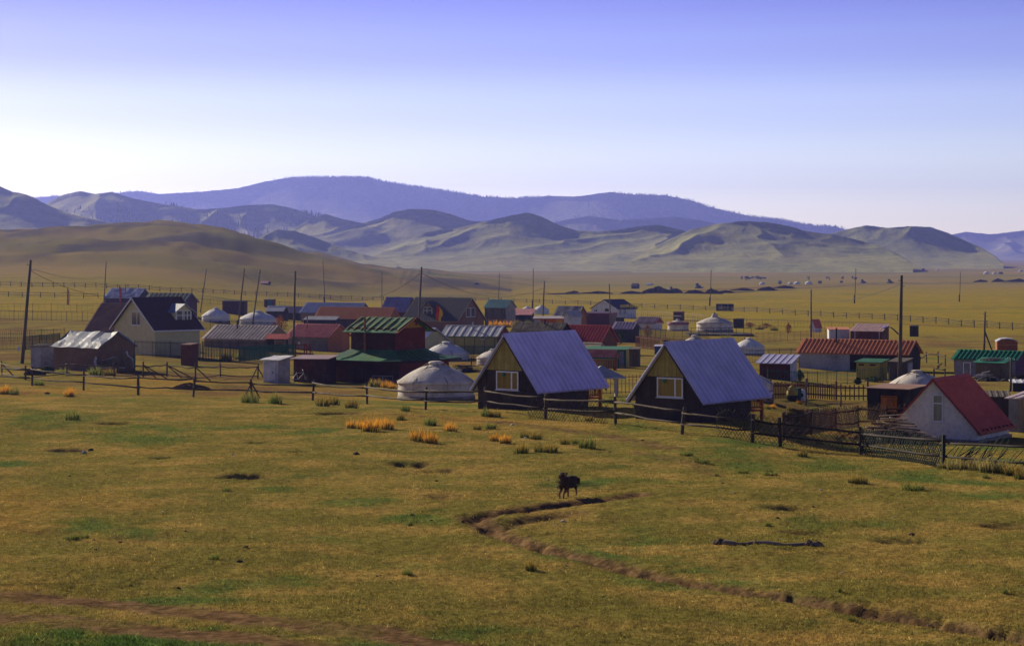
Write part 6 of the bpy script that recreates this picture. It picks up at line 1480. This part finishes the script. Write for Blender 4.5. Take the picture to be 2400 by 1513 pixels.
# half-buried beam with stones at its ends
pts = [(1672, 1274), (1700, 1279), (1735, 1280), (1770, 1278), (1800, 1281), (1840, 1282), (1880, 1280), (1910, 1281), (1930, 1283)]
P = [G(*q) for q in pts]; t = thing('beam', 'long half-buried grey beam with stones lying on the pasture', 'beam', P[0])
MB().tube([q-P[0]+V((0, 0, .02+.03*math.sin(i*2.1))) for i, q in enumerate(P)], [.07, .10, .06, .08, .06, .05, .07, .08, .05], 8).build('timber', wood('driftwood', (.24, .20, .17), (.12, .10, .09)), t, True)
for x, y, w in ((1687, 1277, 30), (1770, 1279, 16), (1895, 1280, 28), (1916, 1281, 24), (1740, 1281, 14)):
    q = G(x, y)-P[0]; o = bpy.data.objects.new('stone', RM[('d', random.randrange(3))].copy()); COL.objects.link(o); o.parent = t; s = w/2/F*P[0].y
    o.data.materials.clear(); o.data.materials.append(mat('stone_mid', (.15, .11, .085), (.08, .06, .05), 4, .95, .1)); o.location = q+V((0, 0, s*.35)); o.scale = (s, s*.7, s*1.1); o.rotation_euler = (0, 0, x)
# litter
for lab, x, y, w, m_ in (('scrap of white plastic by the green tussock', 1924, 1150, 7, M_WHITE), ('crumpled pale blue plastic bag on the grass', 546, 1066, 8, mat('bag_blue', (.45, .5, .75))), ('white paper scrap among the orange tussocks', 1200, 998, 8, M_WHITE), ('small white rag near the mixed tussock', 1232, 1026, 7, M_WHITE), ('white scrap low on the grass', 382, 1197, 5, M_WHITE)):
    p = G(x, y); s = w/2/F*p.y; me = rock_mesh(x % 13, .45); me.materials.append(m_); o = bpy.data.objects.new('litter', me); COL.objects.link(o); o.location = p+V((0, 0, s*.3)); o.scale = (s,)*3; prop(o, lab, 'litter')

# ------------------------------------------------------------------ the dog
def skin(name, joints, edges, root, m, parent=None, sub=2):
    me = bpy.data.meshes.new(name); me.from_pydata([j[0] for j in joints], edges, []); o = bpy.data.objects.new(name, me); COL.objects.link(o)
    o.modifiers.new('skin', 'SKIN'); o.modifiers['skin'].use_smooth_shade = True
    for i, j in enumerate(joints):
        sv = me.skin_vertices[0].data[i]; r = j[1]; sv.radius = r if isinstance(r, tuple) else (r, r); sv.use_root = (i == root)
    sb = o.modifiers.new('sub', 'SUBSURF'); sb.levels = sub; sb.render_levels = sub
    me.materials.append(m)
    if parent: o.parent = parent
    return o
def dog_mat():
    m, nt, b = base_mat('dog_coat', .8, .25); tc = nt.nodes.new('ShaderNodeTexCoord').outputs['Object']
    sp = nt.nodes.new('ShaderNodeSeparateXYZ'); nt.links.new(tc, sp.inputs[0])
    n_ = nnoise(nt, tc, 14, 4, .7, (1, 1, .4))
    low = nrange(nt, sp.outputs['Z'], .34, .16)
    col = nmix(nt, low, nmix(nt, nrange(nt, n_, .35, .7), (.016, .012, .010), (.07, .04, .025)), (.22, .11, .055))
    nt.links.new(col, b.inputs['Base Color'])
    bp = nt.nodes.new('ShaderNodeBump'); bp.inputs['Strength'].default_value = .9; bp.inputs['Distance'].default_value = .03
    nt.links.new(nnoise(nt, tc, 30, 3, .7, (1, 1, .3)), bp.inputs['Height']); nt.links.new(bp.outputs[0], b.inputs['Normal'])
    return m
DM = dog_mat(); p = G(1331, 1163)
dog = thing('dog', 'shaggy dark brown dog with curled tail trotting over the pasture', 'dog', p, R(54)); dog.scale = (.86, 1.15, 1.12)
J = [((-.30, 0, .50), (.17, .19)),      # 0 pelvis
     ((-.05, 0, .50), (.17, .19)), ((.20, 0, .49), (.18, .21)), ((.36, 0, .52), (.15, .18)),   # 1 loin 2 chest 3 withers/neck base
     ((.50, 0, .54), (.115, .13)), ((.62, 0, .50), (.115, .12)), ((.74, 0, .44), (.062, .065)), ((.81, 0, .41), (.042, .045)),  # neck, skull, muzzle, nose
     ((-.34, .10, .40), (.11, .09)), ((-.24, .105, .29), (.06, .055)), ((-.40, .105, .17), (.038, .034)), ((-.38, .105, .04), (.032, .03)), ((-.32, .105, .015), (.036, .022)),   # hind left
     ((-.34, -.10, .40), (.11, .09)), ((-.30, -.105, .28), (.06, .055)), ((-.50, -.105, .18), (.038, .034)), ((-.52, -.105, .04), (.032, .03)), ((-.46, -.105, .015), (.036, .022)),  # hind right
     ((.22, .105, .38), (.075, .07)), ((.20, .105, .23), (.045, .042)), ((.22, .105, .05), (.032, .03)), ((.27, .105, .015), (.036, .022)),   # fore left, standing
     ((.26, -.105, .38), (.075, .07)), ((.38, -.105, .27), (.045, .042)), ((.40, -.105, .13), (.032, .03)), ((.36, -.105, .07), (.034, .026)),   # fore right, lifted
     ((-.38, 0, .62), (.09, .09)), ((-.38, .03, .71), (.095, .095)), ((-.29, .05, .75), (.095, .095)), ((-.18, .07, .72), (.08, .08)), ((-.12, .09, .64), (.05, .05))]  # curled tail
E = [(0, 1), (1, 2), (2, 3), (3, 4), (4, 5), (5, 6), (6, 7), (0, 8), (8, 9), (9, 10), (10, 11), (11, 12), (0, 13), (13, 14), (14, 15), (15, 16), (16, 17), (2, 18), (18, 19), (19, 20), (20, 21), (2, 22), (22, 23), (23, 24), (24, 25), (0, 26), (26, 27), (27, 28), (28, 29), (29, 30)]
body_ = skin('body', J, E, 0, DM, dog)
for s in (-1, 1):
    MB().add([(.55, s*.07, .60), (.62, s*.08, .60), (.585, s*.15, .57), (.58, s*.14, .45), (.56, s*.09, .52)], [(0, 1, 2), (0, 2, 3), (1, 3, 2), (0, 3, 4), (1, 0, 4), (1, 4, 3)]).build('ear', DM, dog)
    MB().lathe([(.002, 0), (.012, .004), (.012, .014), (.002, .018)], 8).build('eye', M_GLASS, dog, loc=(.69, s*.06, .51))
MB().lathe([(.005, 0), (.022, .006), (.024, .02), (.012, .032)], 8).build('nose', M_IRON, dog, loc=(.835, 0, .405))
# shaggy fringe on flanks, breeches and tail
fr = MB(); r2 = random.Random(2)
for i in range(420):
    k = r2.random()
    if k < .3: c = V((-.42+r2.uniform(-.05, .25), r2.uniform(-.1, .13), .76+r2.uniform(-.12, .06)))
    elif k < .6: c = V((r2.uniform(-.42, -.28), r2.choice((-1, 1))*r2.uniform(.08, .17), r2.uniform(.34, .58)))
    elif k < .85: c = V((r2.uniform(-.25, .38), r2.choice((-1, 1))*r2.uniform(.1, .17), r2.uniform(.36, .56)))
    else: c = V((r2.uniform(.36, .56), r2.choice((-1, 1))*r2.uniform(.07, .12), r2.uniform(.46, .64)))
    dv = V((-.5+r2.uniform(-.3, .3), c.y*1.5+r2.uniform(-.3, .3), -1)).normalized()*r2.uniform(.06, .12); sd = V((r2.uniform(-1, 1), r2.uniform(-1, 1), 0)).normalized()*.014
    fr.add([c-sd, c+sd, c+dv], [(0, 1, 2)])
prop(fr.build('fur_fringe', mat('fur_tips', (.16, .085, .045), (.04, .025, .016), 9, .8, .2), dog), kind='stuff')
